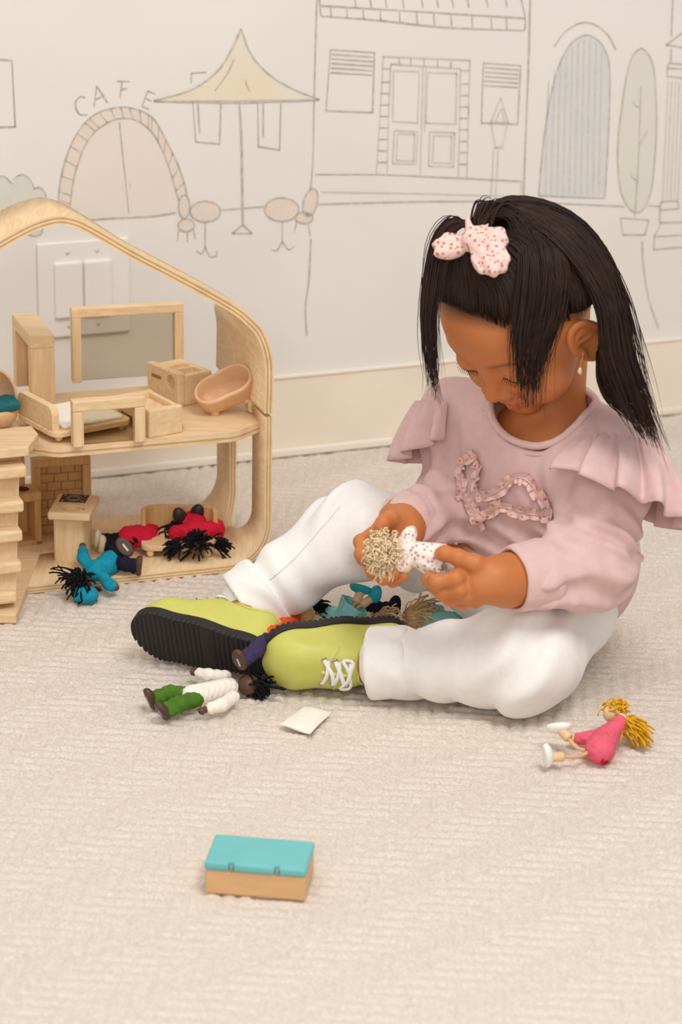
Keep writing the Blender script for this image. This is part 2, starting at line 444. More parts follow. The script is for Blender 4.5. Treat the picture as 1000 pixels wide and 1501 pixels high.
def fill(mb, pts, m, off=.0003, smooth=True, close=True):
    p = list(pts)
    if smooth: p = catmull(p+[p[0]], 8*len(p))[:-1]
    mb.add([WL(x, y, off) for x, y in p], [tuple(range(len(p)))], m, smooth=False)
def ell(cx, cy, rx, ry, tilt=0, n=20):
    a = math.radians(tilt); return [(cx+rx*math.cos(t)*math.cos(a)-ry*math.sin(t)*math.sin(a), cy+rx*math.cos(t)*math.sin(a)+ry*math.sin(t)*math.cos(a)) for t in np.linspace(0, 2*math.pi, n, endpoint=False)]
def Ac(*pts): return [(x/2.083, y/2.083) for x, y in pts]
def Bc(*pts): return [(440+x/1.786, y/1.786) for x, y in pts]
def Cc(*pts): return [(640+x/2.503, y/2.503) for x, y in pts]
def mural():
    # window on the left
    m = MB(); ribbon(m, [(-30, 86), (17.5, 88.5), (22.5, 186), (-30, 187)], 2.4, smooth=False); m.build('window_drawing', wall)
    # lettering
    m = MB()
    ribbon(m, [(125, 143), (117, 142), (111, 150), (112, 160), (118, 168), (128, 168)], 2.2)
    for q in (((138, 156), (142, 126)), ((142, 126), (158, 151)), ((140, 146), (153, 140)), ((172, 119), (190, 119.5)), ((179, 119), (176, 144)), ((177.5, 131), (186, 130)),
              ((217, 133), (208, 156)), ((217, 133), (228, 138)), ((213, 144), (222, 148)), ((208, 156), (219, 160))): ribbon(m, q, 2.0)
    m.build('cafe_lettering', wall)
    # cafe arch and door
    m = MB()
    out = [(85, 304), (88, 270), (96, 235), (108, 205), (125, 180), (145, 165), (170, 158), (190, 158), (212, 165), (228, 178), (243, 205), (258, 235), (270, 268), (277, 305)]
    inn = [(102, 312), (106, 275), (113, 245), (124, 215), (140, 193), (158, 180), (175, 174), (195, 175), (212, 184), (227, 200), (240, 225), (250, 252), (258, 280), (264, 300)]
    fill(m, [(102, 322)]+inn[1:-1]+[(262, 310), (190, 318)], 'fill_door')
    oo = catmull(out, 40); ii = catmull(inn, 40)
    for i in range(39): m.add([WL(*oo[i], .0004), WL(*oo[i+1], .0004), WL(*ii[i+1], .0004), WL(*ii[i], .0004)], [(0, 1, 2, 3)], 'fill_stone', smooth=False)
    ribbon(m, out, 2.4); ribbon(m, inn, 2.2)
    for i in np.linspace(1, 38, 21).astype(int): ribbon(m, [oo[i], ii[i]], 1.8)
    ribbon(m, [(175, 178), (182, 245), (189, 313)], 1.8); ribbon(m, [(180, 271), (179, 276), (180, 280)], 1.6, 'pencil_soft'); ribbon(m, [(190, 268), (191.5, 273), (190, 279)], 1.6, 'pencil_soft')
    ribbon(m, [(110, 325), (150, 321), (190, 319), (225, 317), (257, 312)], 2.4)
    m.build('cafe_door_drawing', wall)
    m = MB(); b = [(0, 259), (8, 260), (18, 270), (20, 263), (28, 257), (38, 258), (47, 268), (50, 277), (58, 275), (66, 282), (68, 291), (76, 298)]
    fill(m, [(-40, 262)]+b+[(66, 318), (63, 335), (50, 346), (40, 343), (-40, 340)], 'fill_bush'); ribbon(m, [(-12, 266)]+b[:3], 2.2); ribbon(m, b[3:8], 2.2); ribbon(m, b[7:], 2.2); ribbon(m, [(40, 343), (50, 346.5), (60, 343), (63, 333)], 2)
    m.build('bush_drawing', wall)
    # parasol
    m = MB()
    L_ = catmull([(353, 42), (340, 72), (318, 105), (280, 132), (225, 148)], 20); R_ = catmull([(353, 42), (368, 80), (395, 110), (430, 131), (468, 146)], 20); Bt = catmull([(225, 148), (300, 149.5), (360, 150), (468, 146)], 16)
    for i in range(19): m.add([WL(*L_[i], .0009), WL(*L_[i+1], .0009), WL(*R_[i+1], .0009), WL(*R_[i], .0009)], [(0, 1, 2, 3)], 'fill_cream', smooth=False)
    def off(p): return [tuple(q) for q in p]
    for a, w in ((L_, 2.2), (R_, 2.2), (Bt, 2.2)): ribbon_off(m, off(a), w)
    ribbon_off(m, [(343, 87), (333, 108), (315, 133)], 1.8); ribbon_off(m, [(360, 117), (362, 126), (366, 134)], 1.8)
    ribbon_off(m, [(351, 150), (354, 210), (356, 329)], 2.6); ribbon_off(m, [(356, 329), (340, 342), (370, 342), (356, 329)], 1.8, smooth=False)
    m.build('parasol_drawing', wall)
    m = MB(); ribbon(m, [(303, 106), (281, 107), (280, 122)], 1.8, smooth=False); ribbon(m, [(283, 150), (287, 208), (322, 211), (324, 152)], 2, smooth=False); ribbon(m, [(290, 152), (293, 196)], 2)
    ribbon(m, [(378, 152), (379, 215), (410, 220), (412, 152)], 1.9, smooth=False); ribbon(m, [(386, 152), (386, 202)], 2); m.build('shutter_drawing', wall)
    m = MB()
    for e in (ell(270, 303, 8, 17), ell(273, 330, 12, 9), ell(301, 310, 22, 15)): fill(m, e, 'fill_stone', .0007, smooth=False); ribbon_off(m, e, 1.8, close=True)
    for q in ([(262, 338), (260, 354)], [(275, 340), (275, 355)], [(284, 335), (286, 350)], [(301, 326), (301, 365)], [(301, 360), (296, 372), (288, 368)], [(301, 362), (308, 376), (317, 375), (318, 368)]): ribbon(m, q, 1.8)
    m.build('table_drawing', wall)
    m = MB()
    for e in (ell(455, 297, 10, 21, 14), ell(446, 319, 13, 8), ell(413, 307, 25, 17)): fill(m, e, 'fill_stone', .0007, smooth=False); ribbon_off(m, e, 1.8, close=True)
    for q in ([(435, 325), (432, 340)], [(452, 328), (455, 346)], [(414, 325), (414, 356)], [(414, 354), (406, 367), (397, 366)], [(414, 354), (423, 366), (432, 361)]): ribbon(m, q, 1.8)
    m.build('table_drawing', wall)
    m = MB(); ribbon(m, [(325, 308), (387, 303)], 2); ribbon(m, [(465, -10), (461, 130), (459, 230), (455, 283)], 2); ribbon(m, [(456, 350), (453, 410), (448, 450), (450, 492)], 2.2); m.build('street_line_drawing', wall)
    # house front
    m = MB()
    ribbon(m, Bc((50, -10), (52, 15)), 2); ribbon(m, Bc((52, 15), (120, 19), (300, 30), (590, 48)), 2.2); ribbon(m, Bc((55, 42), (200, 53), (380, 72), (585, 80)), 2.2); ribbon(m, Bc((52, 15), (55, 42)), 2); ribbon(m, Bc((578, -6), (590, 48), (588, 80)), 2)
    for x in (80, 122, 165, 210, 260, 305, 350, 395, 450, 500, 540): ribbon(m, Bc((x, 16+x*.06), (x+2, 40+x*.07)), 2)
    for x in (145, 185, 225, 270, 320, 360, 400, 440, 490, 540): ribbon(m, Bc((x-2, -5), (x+2, 20)), 1.8)
    ribbon(m, Bc((603, -10), (598, 180), (592, 330), (585, 520)), 2.6)
    m.build('roof_drawing', wall)
    for nm, pt in (('left', ((80, 130), (195, 138), (190, 295), (68, 290))), ('right', ((480, 165), (578, 172), (570, 325), (475, 322)))):
        m = MB(); ribbon(m, Bc(*pt, pt[0]), 2.0, smooth=False)
        for k in range(1, 6):
            t = k*.075; a = np.array(pt[0])+(np.array(pt[3])-np.array(pt[0]))*t; b = np.array(pt[1])+(np.array(pt[2])-np.array(pt[1]))*t; ribbon(m, Bc(a+V(4, 0), b-V(4, 0)), 2.0)
        m.build('shutter_drawing', wall)
    m = MB()
    ribbon(m, Bc((200, 455), (210, 300), (218, 148), (445, 158), (441, 300), (437, 465)), 2.0, 'pencil_soft', smooth=False)
    ribbon(m, Bc((228, 455), (232, 300), (238, 168), (420, 180), (418, 320), (415, 462)), 2.0, 'pencil_soft', smooth=False)
    for y in (180, 215, 245, 275, 305, 335, 365, 395, 425): ribbon(m, Bc((217-(y-148)*.055, y), (237-(y-168)*.035, y)), 1.8); ribbon(m, Bc((420-(y-180)*.018, y+5), (444-(y-158)*.025, y+5)), 1.8)
    for x in (260, 290, 325, 360, 395): ribbon(m, Bc((x, 150+(x-218)*.044), (x, 168+(x-238)*.066)), 1.8)
    ribbon(m, Bc((322, 178), (315, 460)), 2, 'pencil_soft'); ribbon(m, Bc((330, 178), (326, 345)), 1.8, 'pencil_soft')
    for q in (((245, 185), (312, 188), (308, 322), (243, 318)), ((335, 190), (410, 192), (408, 325), (330, 322)), ((247, 342), (308, 345), (303, 430), (243, 428)), ((256, 350), (300, 352), (297, 422), (252, 420)), ((340, 345), (405, 348), (402, 437), (337, 435)), ((350, 355), (397, 357), (395, 428), (347, 426))): ribbon(m, Bc(*q, q[0]), 1.8, 'pencil_soft', smooth=False)
    m.build('double_door_drawing', wall)
    m = MB(); ribbon(m, Bc((40, 457), (220, 458), (400, 466), (580, 475)), 2); ribbon(m, Bc((55, 503), (300, 507), (580, 515)), 1.8, 'pencil_soft'); ribbon(m, Bc((48, 535), (330, 528), (590, 530), (850, 541)), 2); ribbon(m, Bc((912, 538), (945, 541)), 1.8); ribbon(m, Bc((580, 475), (578, 515)), 1.5, 'pencil_soft'); m.build('step_drawing', wall)
    m = MB()
    for q in (((525, 255), (500, 320), (545, 320), (525, 255)), ((525, 285), (512, 318)), ((528, 285), (535, 318)), ((500, 322), (512, 385), (530, 385), (543, 322)), ((507, 388), (535, 388)), ((507, 395), (500, 515)), ((519, 395), (512, 515))): ribbon(m, Bc(*q), 1.8, 'pencil_soft', smooth=False)
    m.build('street_lamp_drawing', wall)
    # blue arched door
    m = MB(); ol = [(375, 718), (385, 600), (398, 480), (420, 350), (450, 240), (490, 165), (530, 135), (560, 130), (600, 155), (625, 200), (636, 260), (635, 400), (628, 560), (618, 728)]
    oc = catmull(Cc(*ol), 60); fill(m, [tuple(q) for q in oc], 'fill_blue', smooth=False); ribbon(m, [tuple(q) for q in oc], 2.0); ribbon(m, Cc((375, 718), (500, 724), (618, 728)), 2.0)
    for k in range(1, 11):
        t = k/11; xb = 378+t*240; xt = 385+t*262-18*t
        top = 135+((xt-560)/170)**2*190 if xt < 560 else 135+((xt-560)/80)**2*120
        ribbon(m, Cc((xt+10*(1-t)*.6, top+8), (xb+4, 500), (xb, 715)), 1.8, 'pencil_soft')
    ribbon(m, Cc((432, 172), (465, 125), (510, 92), (550, 83), (590, 95), (630, 130), (658, 182)), 1.9)
    m.build('arched_door_drawing', wall)
    m = MB(); tr = Cc((752, 176), (720, 205), (697, 285), (680, 400), (665, 540), (672, 680), (700, 755), (735, 780), (765, 760), (790, 690), (803, 560), (808, 430), (800, 270), (780, 203))
    fill(m, tr, 'fill_green'); ribbon(m, tr, 2, close=True)
    for q in ([(750, 320), (745, 500), (738, 650), (728, 795)], [(722, 372), (730, 388), (747, 395)], [(775, 480), (745, 532)], [(713, 635), (720, 652), (738, 665)], [(675, 800), (780, 808), (765, 862), (685, 862), (675, 800)]): ribbon(m, Cc(*q), 1.8, smooth=len(q) != 5)
    ribbon(m, Cc((755, 885), (760, 980), (780, 1100), (815, 1205)), 2); m.build('tree_drawing', wall)
    m = MB()
    for q in ([(868, -10), (862, 135)], [(920, 108), (843, 165), (930, 178)], [(862, 178), (860, 232)], [(850, 232), (930, 238)], [(848, 250), (930, 255)], [(846, 280), (930, 290)], [(850, 232), (846, 285)], [(825, 740), (886, 738), (890, 765), (820, 772), (825, 740)], [(820, 772), (820, 818), (930, 815)], [(825, 818), (800, 868), (798, 916), (930, 905)], [(806, 868), (930, 862)]): ribbon(m, Cc(*q), 1.9, smooth=False)
    for k in range(5): ribbon(m, Cc((850+k*14, 300), (830+k*14, 735)), 1.8, 'pencil_soft')
    m.build('column_drawing', wall)
def ribbon_off(mb, pts, w, smooth=True, close=False):
    n0 = len(mb.v); ribbon(mb, pts, w, smooth=smooth, close=close)
    for i in range(n0, len(mb.v)): mb.v[i] = mb.v[i]+wn*.0006
mural()
# ---- double rocker switch
def switch():
    a = WL(122, 421); R = np.stack([wex, -wn, V(0, 0, 1)], 1)
    t = empty('light_switch', a, 'white double rocker wall switch plate seen through the doll house roof', 'switch')
    w = .0605; h = .0625
    mb = MB(); box(mb, a, R, (-w, -.006, -h), (w, 0, h), 'switch_white', .004, 3); mb.build('plate', t)
    for s in (-1, 1):
        mb = MB(); box(mb, a, R, (-.002+s*.0195-.0185, -.0115, -.037), (-.002+s*.0195+.0185, -.004, .037), 'switch_white', .004, 3); mb.build('rocker', t)
        for q in (-1, 1):
            mb = MB(); mb.add(*sphere_geo(a+R@V(-.002+s*.0195, -.006, q*.048), (.003, .0016, .003), R, 10, 6), 'screw'); mb.build('screw', t)
switch()
# ------------------------------------------------------------------ doll house
HA = F(200, 853); HYAW = math.radians(19.5); HR = yawm(HYAW)
def HL(x, y, z): return HA+HR@V(x, y, z)
def hloc(px, py, z): return HR.T@(F(px, py, z)-HA)          # local coordinates of a pixel on the level z
BZ = .0085; SZ = .1755                                      # top of the base board, top of the shelf
def sheet(name, prof, th, y0f, y1f, parent, plies=5):
    """bent plywood: centre profile (x,z), thickness, depth range as functions of arc length 0..1"""
    p = np.asarray(prof, float); n = len(p); t = np.gradient(p, axis=0); t /= np.linalg.norm(t, axis=1)[:, None]
    N = np.stack([-t[:, 1], t[:, 0]], 1); d = np.concatenate([[0], np.cumsum(np.linalg.norm(np.diff(p, axis=0), axis=1))]); s = d/d[-1]
    mb = MB()
    y0 = np.array([y0f(q) for q in s]); y1 = np.array([y1f(q) for q in s]); lv = np.linspace(-.5, .5, plies+1)*th
    rows = [np.stack([p[:, 0]+N[:, 0]*l, y, p[:, 1]+N[:, 1]*l], 1) for y in (y0, y1) for l in lv]
    v = np.concatenate(rows)@HR.T+HA; K = plies+1
    def idx(f, l, i): return (f*K+l)*n+i
    fl = []; mm = []
    for i in range(n-1):
        for l in range(plies):
            for f in (0, 1):
                q = (idx(f, l, i), idx(f, l, i+1), idx(f, l+1, i+1), idx(f, l+1, i)); fl.append(q if f else q[::-1]); mm.append(1+l % 2)
        for l in (0, plies):
            q = (idx(0, l, i), idx(0, l, i+1), idx(1, l, i+1), idx(1, l, i)); fl.append(q if l == 0 else q[::-1]); mm.append(0)
    for i in (0, n-1):
        for l in range(plies):
            q = (idx(0, l, i), idx(0, l+1, i), idx(1, l+1, i), idx(1, l, i)); fl.append(q if i else q[::-1]); mm.append(1+l % 2)
    me = mesh_np(name, v, fl, ['wood_y', 'ply_light', 'ply_dark'], smooth=False, fm=mm)
    for pl in me.polygons: pl.use_smooth = pl.material_index == 0
    return link(name, me, parent)
def sstep(x, a, b):
    t = min(max((x-a)/(b-a), 0), 1); return t*t*(3-2*t)
def build_house():
    h = empty('dollhouse', HA, 'open natural plywood doll house with a curved gabled roof by the wall', 'dollhouse')
    # roof shell: right wall up, over the ridge, down the left slope
    rp = [(.1605, .193), (.1612, .222), (.161, .25), (.157, .272), (.149, .291), (.138, .304), (.1195, .3205), (.079, .3465), (.036, .372), (0, .393), (-.03, .4125), (-.055, .428), (-.07, .4345), (-.084, .4367), (-.098, .4345), (-.117, .4285), (-.149, .413), (-.2, .384), (-.26, .35), (-.295, .331), (-.32, .308), (-.331, .27), (-.332, .193)]
    prof = catmull(rp, 150)
    def dep(s):
        a = .2-(.2-.040)*sstep(s, .095, .19); b = a+(.055)*sstep(s, .36, .5); return b+(.2-.095)*sstep(s, .74, .86)
    sheet('roof', prof, .0105, lambda s: 0, dep, h)
    # lower shell
    def arc(cx, cz, r, a0, a1, n=10): return [(cx+r*math.cos(math.radians(a)), cz+r*math.sin(math.radians(a))) for a in np.linspace(a0, a1, n)]
    r = .050; X = .1612
    bot = [(-.282, .0045)]+[(x, .0045) for x in np.linspace(-.27, X-r-.004, 30)]+arc(X-r, .0045+r, r, -88, 0, 16)
    top = [(X, z) for z in np.linspace(.06, .188, 40)]
    prof = np.array(bot+top)
    d = np.concatenate([[0], np.cumsum(np.linalg.norm(np.diff(prof, axis=0), axis=1))]); tot = d[-1]; s0 = d[len(bot)-9]/tot
    def hole(s):     # opening in the side wall, half width about its centre
        z0, z1 = s0, 1.02
        if s < z0: return 0.0
        u = min((s-z0)/.085, 1.0); return .047*math.sqrt(max(0, 1-(1-u)**2))
    yc = .098
    sheet('base_shell', prof, .009, lambda s: 0, lambda s: yc-hole(s), h)
    sheet('base_shell', prof, .009, lambda s: yc+hole(s), lambda s: .2, h)
    # shelf with clipped front corners
    mb = MB()
    o = [(-.095, .0), (-.112, .022), (-.112, .06), (-.325, .06), (-.325, .2), (.165, .2), (.165, .045), (.127, .0)]
    k = [(-.0965, .0), (-.088, -.004), (.112, -.004), (.126, .0), (.1665, .030), (.1665, .2), (-.325, .2), (-.325, .06), (-.13, .06), (-.13, .028)]
    for z0, z1, m in ((0, .3, 'wood'), (.3, .5, 'ply_dark'), (.5, .75, 'ply_light'), (.75, 1, 'wood')):
        prism(mb, k, SZ-.012+z0*.012, SZ-.012+z1*.012, HA, HR, m, bev=0)
    mb.build('shelf', h)
    mb = MB(); box(mb, HA, HR, (-.332, .19, .0085), (-.322, .2, .164), 'wood_z'); mb.build('back_post', h)
    return h
house = build_house()
# ------------------------------------------------------------------ toy furniture
def seat_frame(px, py, z, yaw): return F(px, py, z), yawm(yaw)
def px_yaw(a, b, z):
    d = F(*b, z)-F(*a, z); return math.atan2(d[1], d[0]), np.linalg.norm(d[:2])
def leg_balls(t, o, R, pts, r, name='foot', m='wood'):
    for x, y, z in pts:
        mb = MB(); mb.add(*sphere_geo(o+R@V(x, y, z), r, None, 12, 8), m); mb.build(name, t)
def open_frame(name, label, cat, A, B, z, H, th, dp, glass=True, group=None, sill=False):
    ya, w = px_yaw(A, B, z); o = F(*A, z); R = yawm(ya)
    t = empty(name, o, label, cat, group)
    for x in (0, w-th):
        mb = MB(); box(mb, o, R, (x, 0, 0), (x+th, dp, H-th), 'wood_z'); mb.build('post', t)
    mb = MB(); box(mb, o, R, (0, 0, H-th), (w, dp, H), 'wood'); mb.build('top_rail', t)
    if glass:
        mb = MB(); box(mb, o, R, (th-.001, dp*.62, .0005), (w-th+.001, dp*.62+.0018, H-th+.001), 'acrylic', 0); mb.build('pane', t)
    return t
open_frame('toy_window', 'tall wooden toy window frame with a clear pane at the back of the shelf', 'toy window', (107, 562), (270, 552), SZ, .094, .0115, .014)
open_frame('toy_mirror', 'low wooden toy mirror frame at the front edge of the shelf', 'toy mirror', (108, 657), (214, 648), SZ, .0545, .0125, .0145)
def brick_panel(name, label, o, R, w, H, dp, th, brick_face, rows, cols, group=None):
    """frame with a recessed back panel carrying bricks; front is local -y"""
    t = empty(name, o, label, 'toy wall', group)
    for x in (0, w-th):
        mb = MB(); box(mb, o, R, (x, 0, 0), (x+th, dp, H-th), 'wood_honey'if brick_face else 'wood_z'); mb.build('post', t)
    mb = MB(); box(mb, o, R, (0, 0, H-th), (w, dp, H), 'wood_honey'if brick_face else 'wood'); mb.build('top_rail', t)
    mb = MB(); box(mb, o, R, (th-.001, dp*.5, 0), (w-th+.001, dp*.5+.003, H-th+.001), 'mortar', 0); pn = mb.build('back_panel', t)
    bw = (w-2*th)/cols; bh = (H-th)/rows; g = .0006
    for r in range(rows):
        off = -.5 if r % 2 else 0
        for c in range(cols+1):
            x0 = th+max(0, (c+off)*bw)+g; x1 = th+min(w-2*th, (c+1+off)*bw)-g
            if x1-x0 < bw*.2: continue
            mb = MB(); box(mb, o, R, (x0, dp*.5-.0008, r*bh+g), (x1, dp*.5+.001, (r+1)*bh-g), 'brick_wood', .0003, 1); mb.build('brick', pn)
    return t
# panel standing end-on at the left of the shelf, bricks facing left
ya, _ = px_yaw((85, 590), (50, 596), SZ)
o = F(20, 562, SZ)
d = F(47, 598, SZ)-o; yb = math.atan2(d[1], d[0])
brick_panel('toy_fireplace_wall', 'wooden toy wall panel standing end-on at the left of the shelf', o, yawm(yb), np.linalg.norm(d), .0885, .029, .016, False, 9, 3)
# kitchen wall below
oK = F(50, 787, BZ); yK = HYAW+math.radians(-3)
brick_panel('toy_kitchen_wall', 'honey wooden frame with a brick panel behind the little kitchen counter', oK, yawm(yK), .0715, .098, .016, .010, True, 8, 3)
def lathe(mb, o, R, prof, m, n=18):
    v = []; f = []
    for r_, z in prof:
        for j in range(n): a = 2*math.pi*j/n; v.append((r_*math.cos(a), r_*math.sin(a), z))
    for i in range(len(prof)-1):
        for j in range(n): f.append((i*n+j, i*n+(j+1) % n, (i+1)*n+(j+1) % n, (i+1)*n+j))
    f.append(tuple(range(n))[::-1]); f.append(tuple((len(prof)-1)*n+j for j in range(n)))
    mb.add(np.array(v)@R.T+o, f, m)
def sdf_mesh_obj(name, fn, o, R, lo, hi, h, m, parent):
    v, q = nets(fn, lo, hi, h); return link(name, mesh_np(name, v@R.T+o, q, m), parent)
def counter():
    o = F(79, 823, BZ); R = yawm(HYAW+math.radians(-24))
    t = empty('toy_sink_counter', o, 'small wooden toy kitchen counter with dark printed hob and round sink hole', 'toy counter')
    H = .066; w = .037; D = .052
    mb = MB(); prism(mb, rrect(0, 0, w, D, .004), 0, H-.009, o, R, 'wood_z', bev=.0006); mb.build('body', t)
    W2 = .050
    fn = lambda p: smax(sd_box(p, (W2/2-.004, D/2-.004, H-.0048), (W2/2, D/2+.008, .0048), None, .0022), -np.maximum(np.sqrt((p[:, 0]-.021)**2+(p[:, 1]-.008)**2)-.0105, H-.0065-p[:, 2]), .001)
    sdf_mesh_obj('worktop', fn, o, R, (-.012, -.02, H-.013), (.055, .066, H+.003), .0009, 'wood', t)
    mb = MB(); box(mb, o, R, (.002, .026, H-.0002), (.034, .053, H+.0005), 'print_dark', .0002, 1); hb = mb.build('hob_print', t)
    mb = MB()
    for r_ in (.009, .0062): mb.add(*tube_geo([o+R@V(.018+r_*math.cos(a), .0395+r_*math.sin(a), H+.0006) for a in np.linspace(0, 2*math.pi, 22)], .0005, 4, False), 'print_line')
    for sx in (.006, .030):
        for sy in (.030, .049): mb.add(*sphere_geo(o+R@V(sx, sy, H+.0005), (.0018, .0018, .0005), None, 8, 4), 'print_line')
    mb.build('burner_print', hb)
    mb = MB(); mb.add(*sphere_geo(o+R@V(.036, .004, H), (.0012, .0012, .0008), None, 8, 4), 'print_dark'); mb.build('tap_hole', t)
counter()
def cupboard():
    o = F(62, 798, BZ); R = yawm(HYAW+math.radians(4))
    t = empty('toy_cooker_cabinet', o, 'honey wooden toy cooker cabinet with tall back half hidden by the staircase', 'toy cabinet')
    W = .075; D = .034; H = .068
    for x in (-W, -.008): 
        mb = MB(); box(mb, o, R, (x, 0, 0), (x+.008, D, H-.01), 'wood_honey'); mb.build('side_panel', t)
    mb = MB(); box(mb, o, R, (-W, 0, 0), (0, D, .006), 'wood_honey'); mb.build('bottom_panel', t)
    mb = MB(); box(mb, o, R, (-W+.008, D-.004, .006), (-.008, D, H-.01), 'wood_honey'); mb.build('back_panel', t)
    mb = MB(); box(mb, o, R, (-W, -.001, H-.012), (.001, D, H), 'wood_honey', .002); tp = mb.build('top', t)
    for x in (-.018, -.042):
        mb = MB(); lathe(mb, o+R@V(x, .014, H), R, [(.0075, -.001), (.0075, .0008), (.006, .0008), (.0058, .0003), (.004, .0003)], 'print_dark'); mb.build('burner', tp)
    mb = MB(); box(mb, o, R, (-W, D-.010, H), (-.012, D, .118), 'wood_honey', .002); mb.build('splashback', t)
    mb = MB(); box(mb, o, R, (-W, D-.024, .118), (-.004, D, .127), 'wood_honey', .002); mb.build('top_shelf', t)
cupboard()
def sofa():
    a, b = (213, 808), (318, 812)
    ya = HYAW+math.radians(-17); o = F(262, 815, BZ+.004); R = yawm(ya)
    t = empty('toy_sofa', o, 'wooden toy sofa with rounded tub back in the lower room', 'toy sofa')
    mb = MB(); prism(mb, rrect(-.045, 0, .045, .052, .012), .0055, .0125, o, R, 'wood', bev=.0015); mb.build('seat', t)
    fn = lambda p: smax(smax(np.abs(sd_box(p, (0, .022, .02), (.046, .034, .08), None, .02)+.003)-.003, -(p[:, 1]-.034), .002), np.maximum(p[:, 2]-.046, .008-p[:, 2]), .002)
    sdf_mesh_obj('backrest', fn, o, R, (-.054, .01, .0), (.054, .066, .056), .0012, 'wood_honey', t)
    leg_balls(t, o, R, [(-.034, .006, .002), (.034, .006, .002), (-.034, .042, .002), (.034, .042, .002)], (.0048, .0048, .006), 'foot', 'doll_wood')
sofa()
def bed():
    o = F(100, 645, SZ); R = yawm(math.radians(12))
    t = empty('toy_bed', o, 'low wooden toy bed with arched headboard and ball feet behind the mirror frame', 'toy bed')
    A_ = F(30, 612, SZ+.008); B_ = F(82, 640, SZ+.008)
    e = nrm(B_-A_); R = np.stack([e, V(-e[1], e[0], 0), V(0, 0, 1)], 1); o = A_; L = np.linalg.norm(B_-A_)
    # platform runs to the right of the headboard (local +y)
    mb = MB(); prism(mb, rrect(-.002, -.006, L+.008, .098, .012), .0, .0065, o, R, 'wood', bev=.0012); mb.build('platform', t)
    mb = MB(); prism(mb, [(0, .0), (L, .0), (L, .016)]+[(L-.012+.012*math.cos(a), .016+.012*math.sin(a)) for a in np.linspace(.2, 1.57, 5)]+[(.012-.012*math.sin(a), .016+.012*math.cos(a)) for a in np.linspace(0, 1.4, 5)]+[(0, .016)], -.004, .005, o+V(0, 0, .0065), R, 'wood', bev=.001, axes=(0, 2, 1)); mb.build('headboard', t)
    mb = MB(); prism(mb, rrect(.004, .010, L, .09, .006), .0065, .0105, o, R, 'cloth_white', bev=.0015); mb.build('mattress', t)
    leg_balls(t, o, R, [(L-.004, .006, -.003), (.008, .006, -.003), (L-.004, .088, -.003), (.008, .088, -.003)], (.0046, .0046, .005), 'foot')
bed()
def cot():
    o = F(219, 643, SZ); B_ = F(268, 634, SZ); e = nrm(B_-o); R = np.stack([e, V(-e[1], e[0], 0), V(0, 0, 1)], 1)
    back = F(168, 606, SZ)-o; w = np.linalg.norm(B_-o); D = nrm(back); R = np.stack([e, nrm(D-e*np.dot(D, e)), V(0, 0, 1)], 1); L = .076
    t = empty('toy_changing_table', o, 'wooden toy tray table with raised rim standing right of the mirror frame', 'toy table')
    Hh = .033
    mb = MB(); box(mb, o, R, (0, 0, 0), (w, .010, Hh), 'wood', .0015); mb.build('end_panel', t)
    mb = MB(); box(mb, o, R, (0, L-.009, 0), (w, L, Hh), 'wood', .0015); mb.build('end_panel', t)
    for x in (0, w-.006):
        mb = MB(); box(mb, o, R, (x, .010, Hh-.018), (x+.006, L-.009, Hh-.001), 'wood_y', .0012); mb.build('side_rail', t)
    mb = MB(); box(mb, o, R, (.006, .010, Hh-.013), (w-.006, L-.009, Hh-.008), 'wood_y', .0005); mb.build('tray', t)
    mb = MB(); box(mb, o, R, (w, .012, .002), (w+.010, .04, .007), 'wood_y', .0015); mb.build('step', t)
cot()
def drawer_unit():
    o = F(262, 598, SZ); B_ = F(308, 588, SZ); e = nrm(B_-o); d = nrm(F(196, 574, SZ)-o)
    ey = nrm(d-e*np.dot(d, e)); R = np.stack([-ey, e, V(0, 0, 1)], 1)       # local x: along the front panel, local y: away behind it
    L = .066; D = .040; Hh = .042
    t = empty('toy_wash_unit', o, 'wooden toy wash stand with round hole and slotted top beside the tub', 'toy cabinet')
    hc = (-.017, Hh*.66)
    fn = lambda p: smax(sd_box(p, (-L/2, .005, Hh/2), (L/2, .005, Hh/2), None, .002), -np.maximum(np.sqrt((p[:, 0]-hc[0])**2+(p[:, 2]-hc[1]-.0)**2)-.0085, p[:, 1]-.0085), .001)
    sdf_mesh_obj('front_panel', fn, o, R, (-L-.004, -.004, -.004), (.004, .014, Hh+.004), .0009, 'wood', t)
    mb = MB(); box(mb, o, R, (-L+.010, -.0003, Hh*.62), (-L+.030, .001, Hh*.62+.0045), 'mortar', .0002, 1); mb.build('vent_print', t)
    fn = lambda p: np.maximum(np.maximum(sd_box(p, (-L/2, .010+D/2, Hh/2-.002), (L/2-.001, D/2, Hh/2-.002), None, .0015), -sd_box(p, (-.040, .028, Hh), (.0065, .014, .012), None, .0015)), -sd_box(p, (-.019, .028, Hh), (.0105, .014, .014), None, .0015))
    sdf_mesh_obj('body', fn, o, R, (-L-.004, .006, -.004), (.004, .056, Hh+.004), .001, 'wood', t)
drawer_unit()
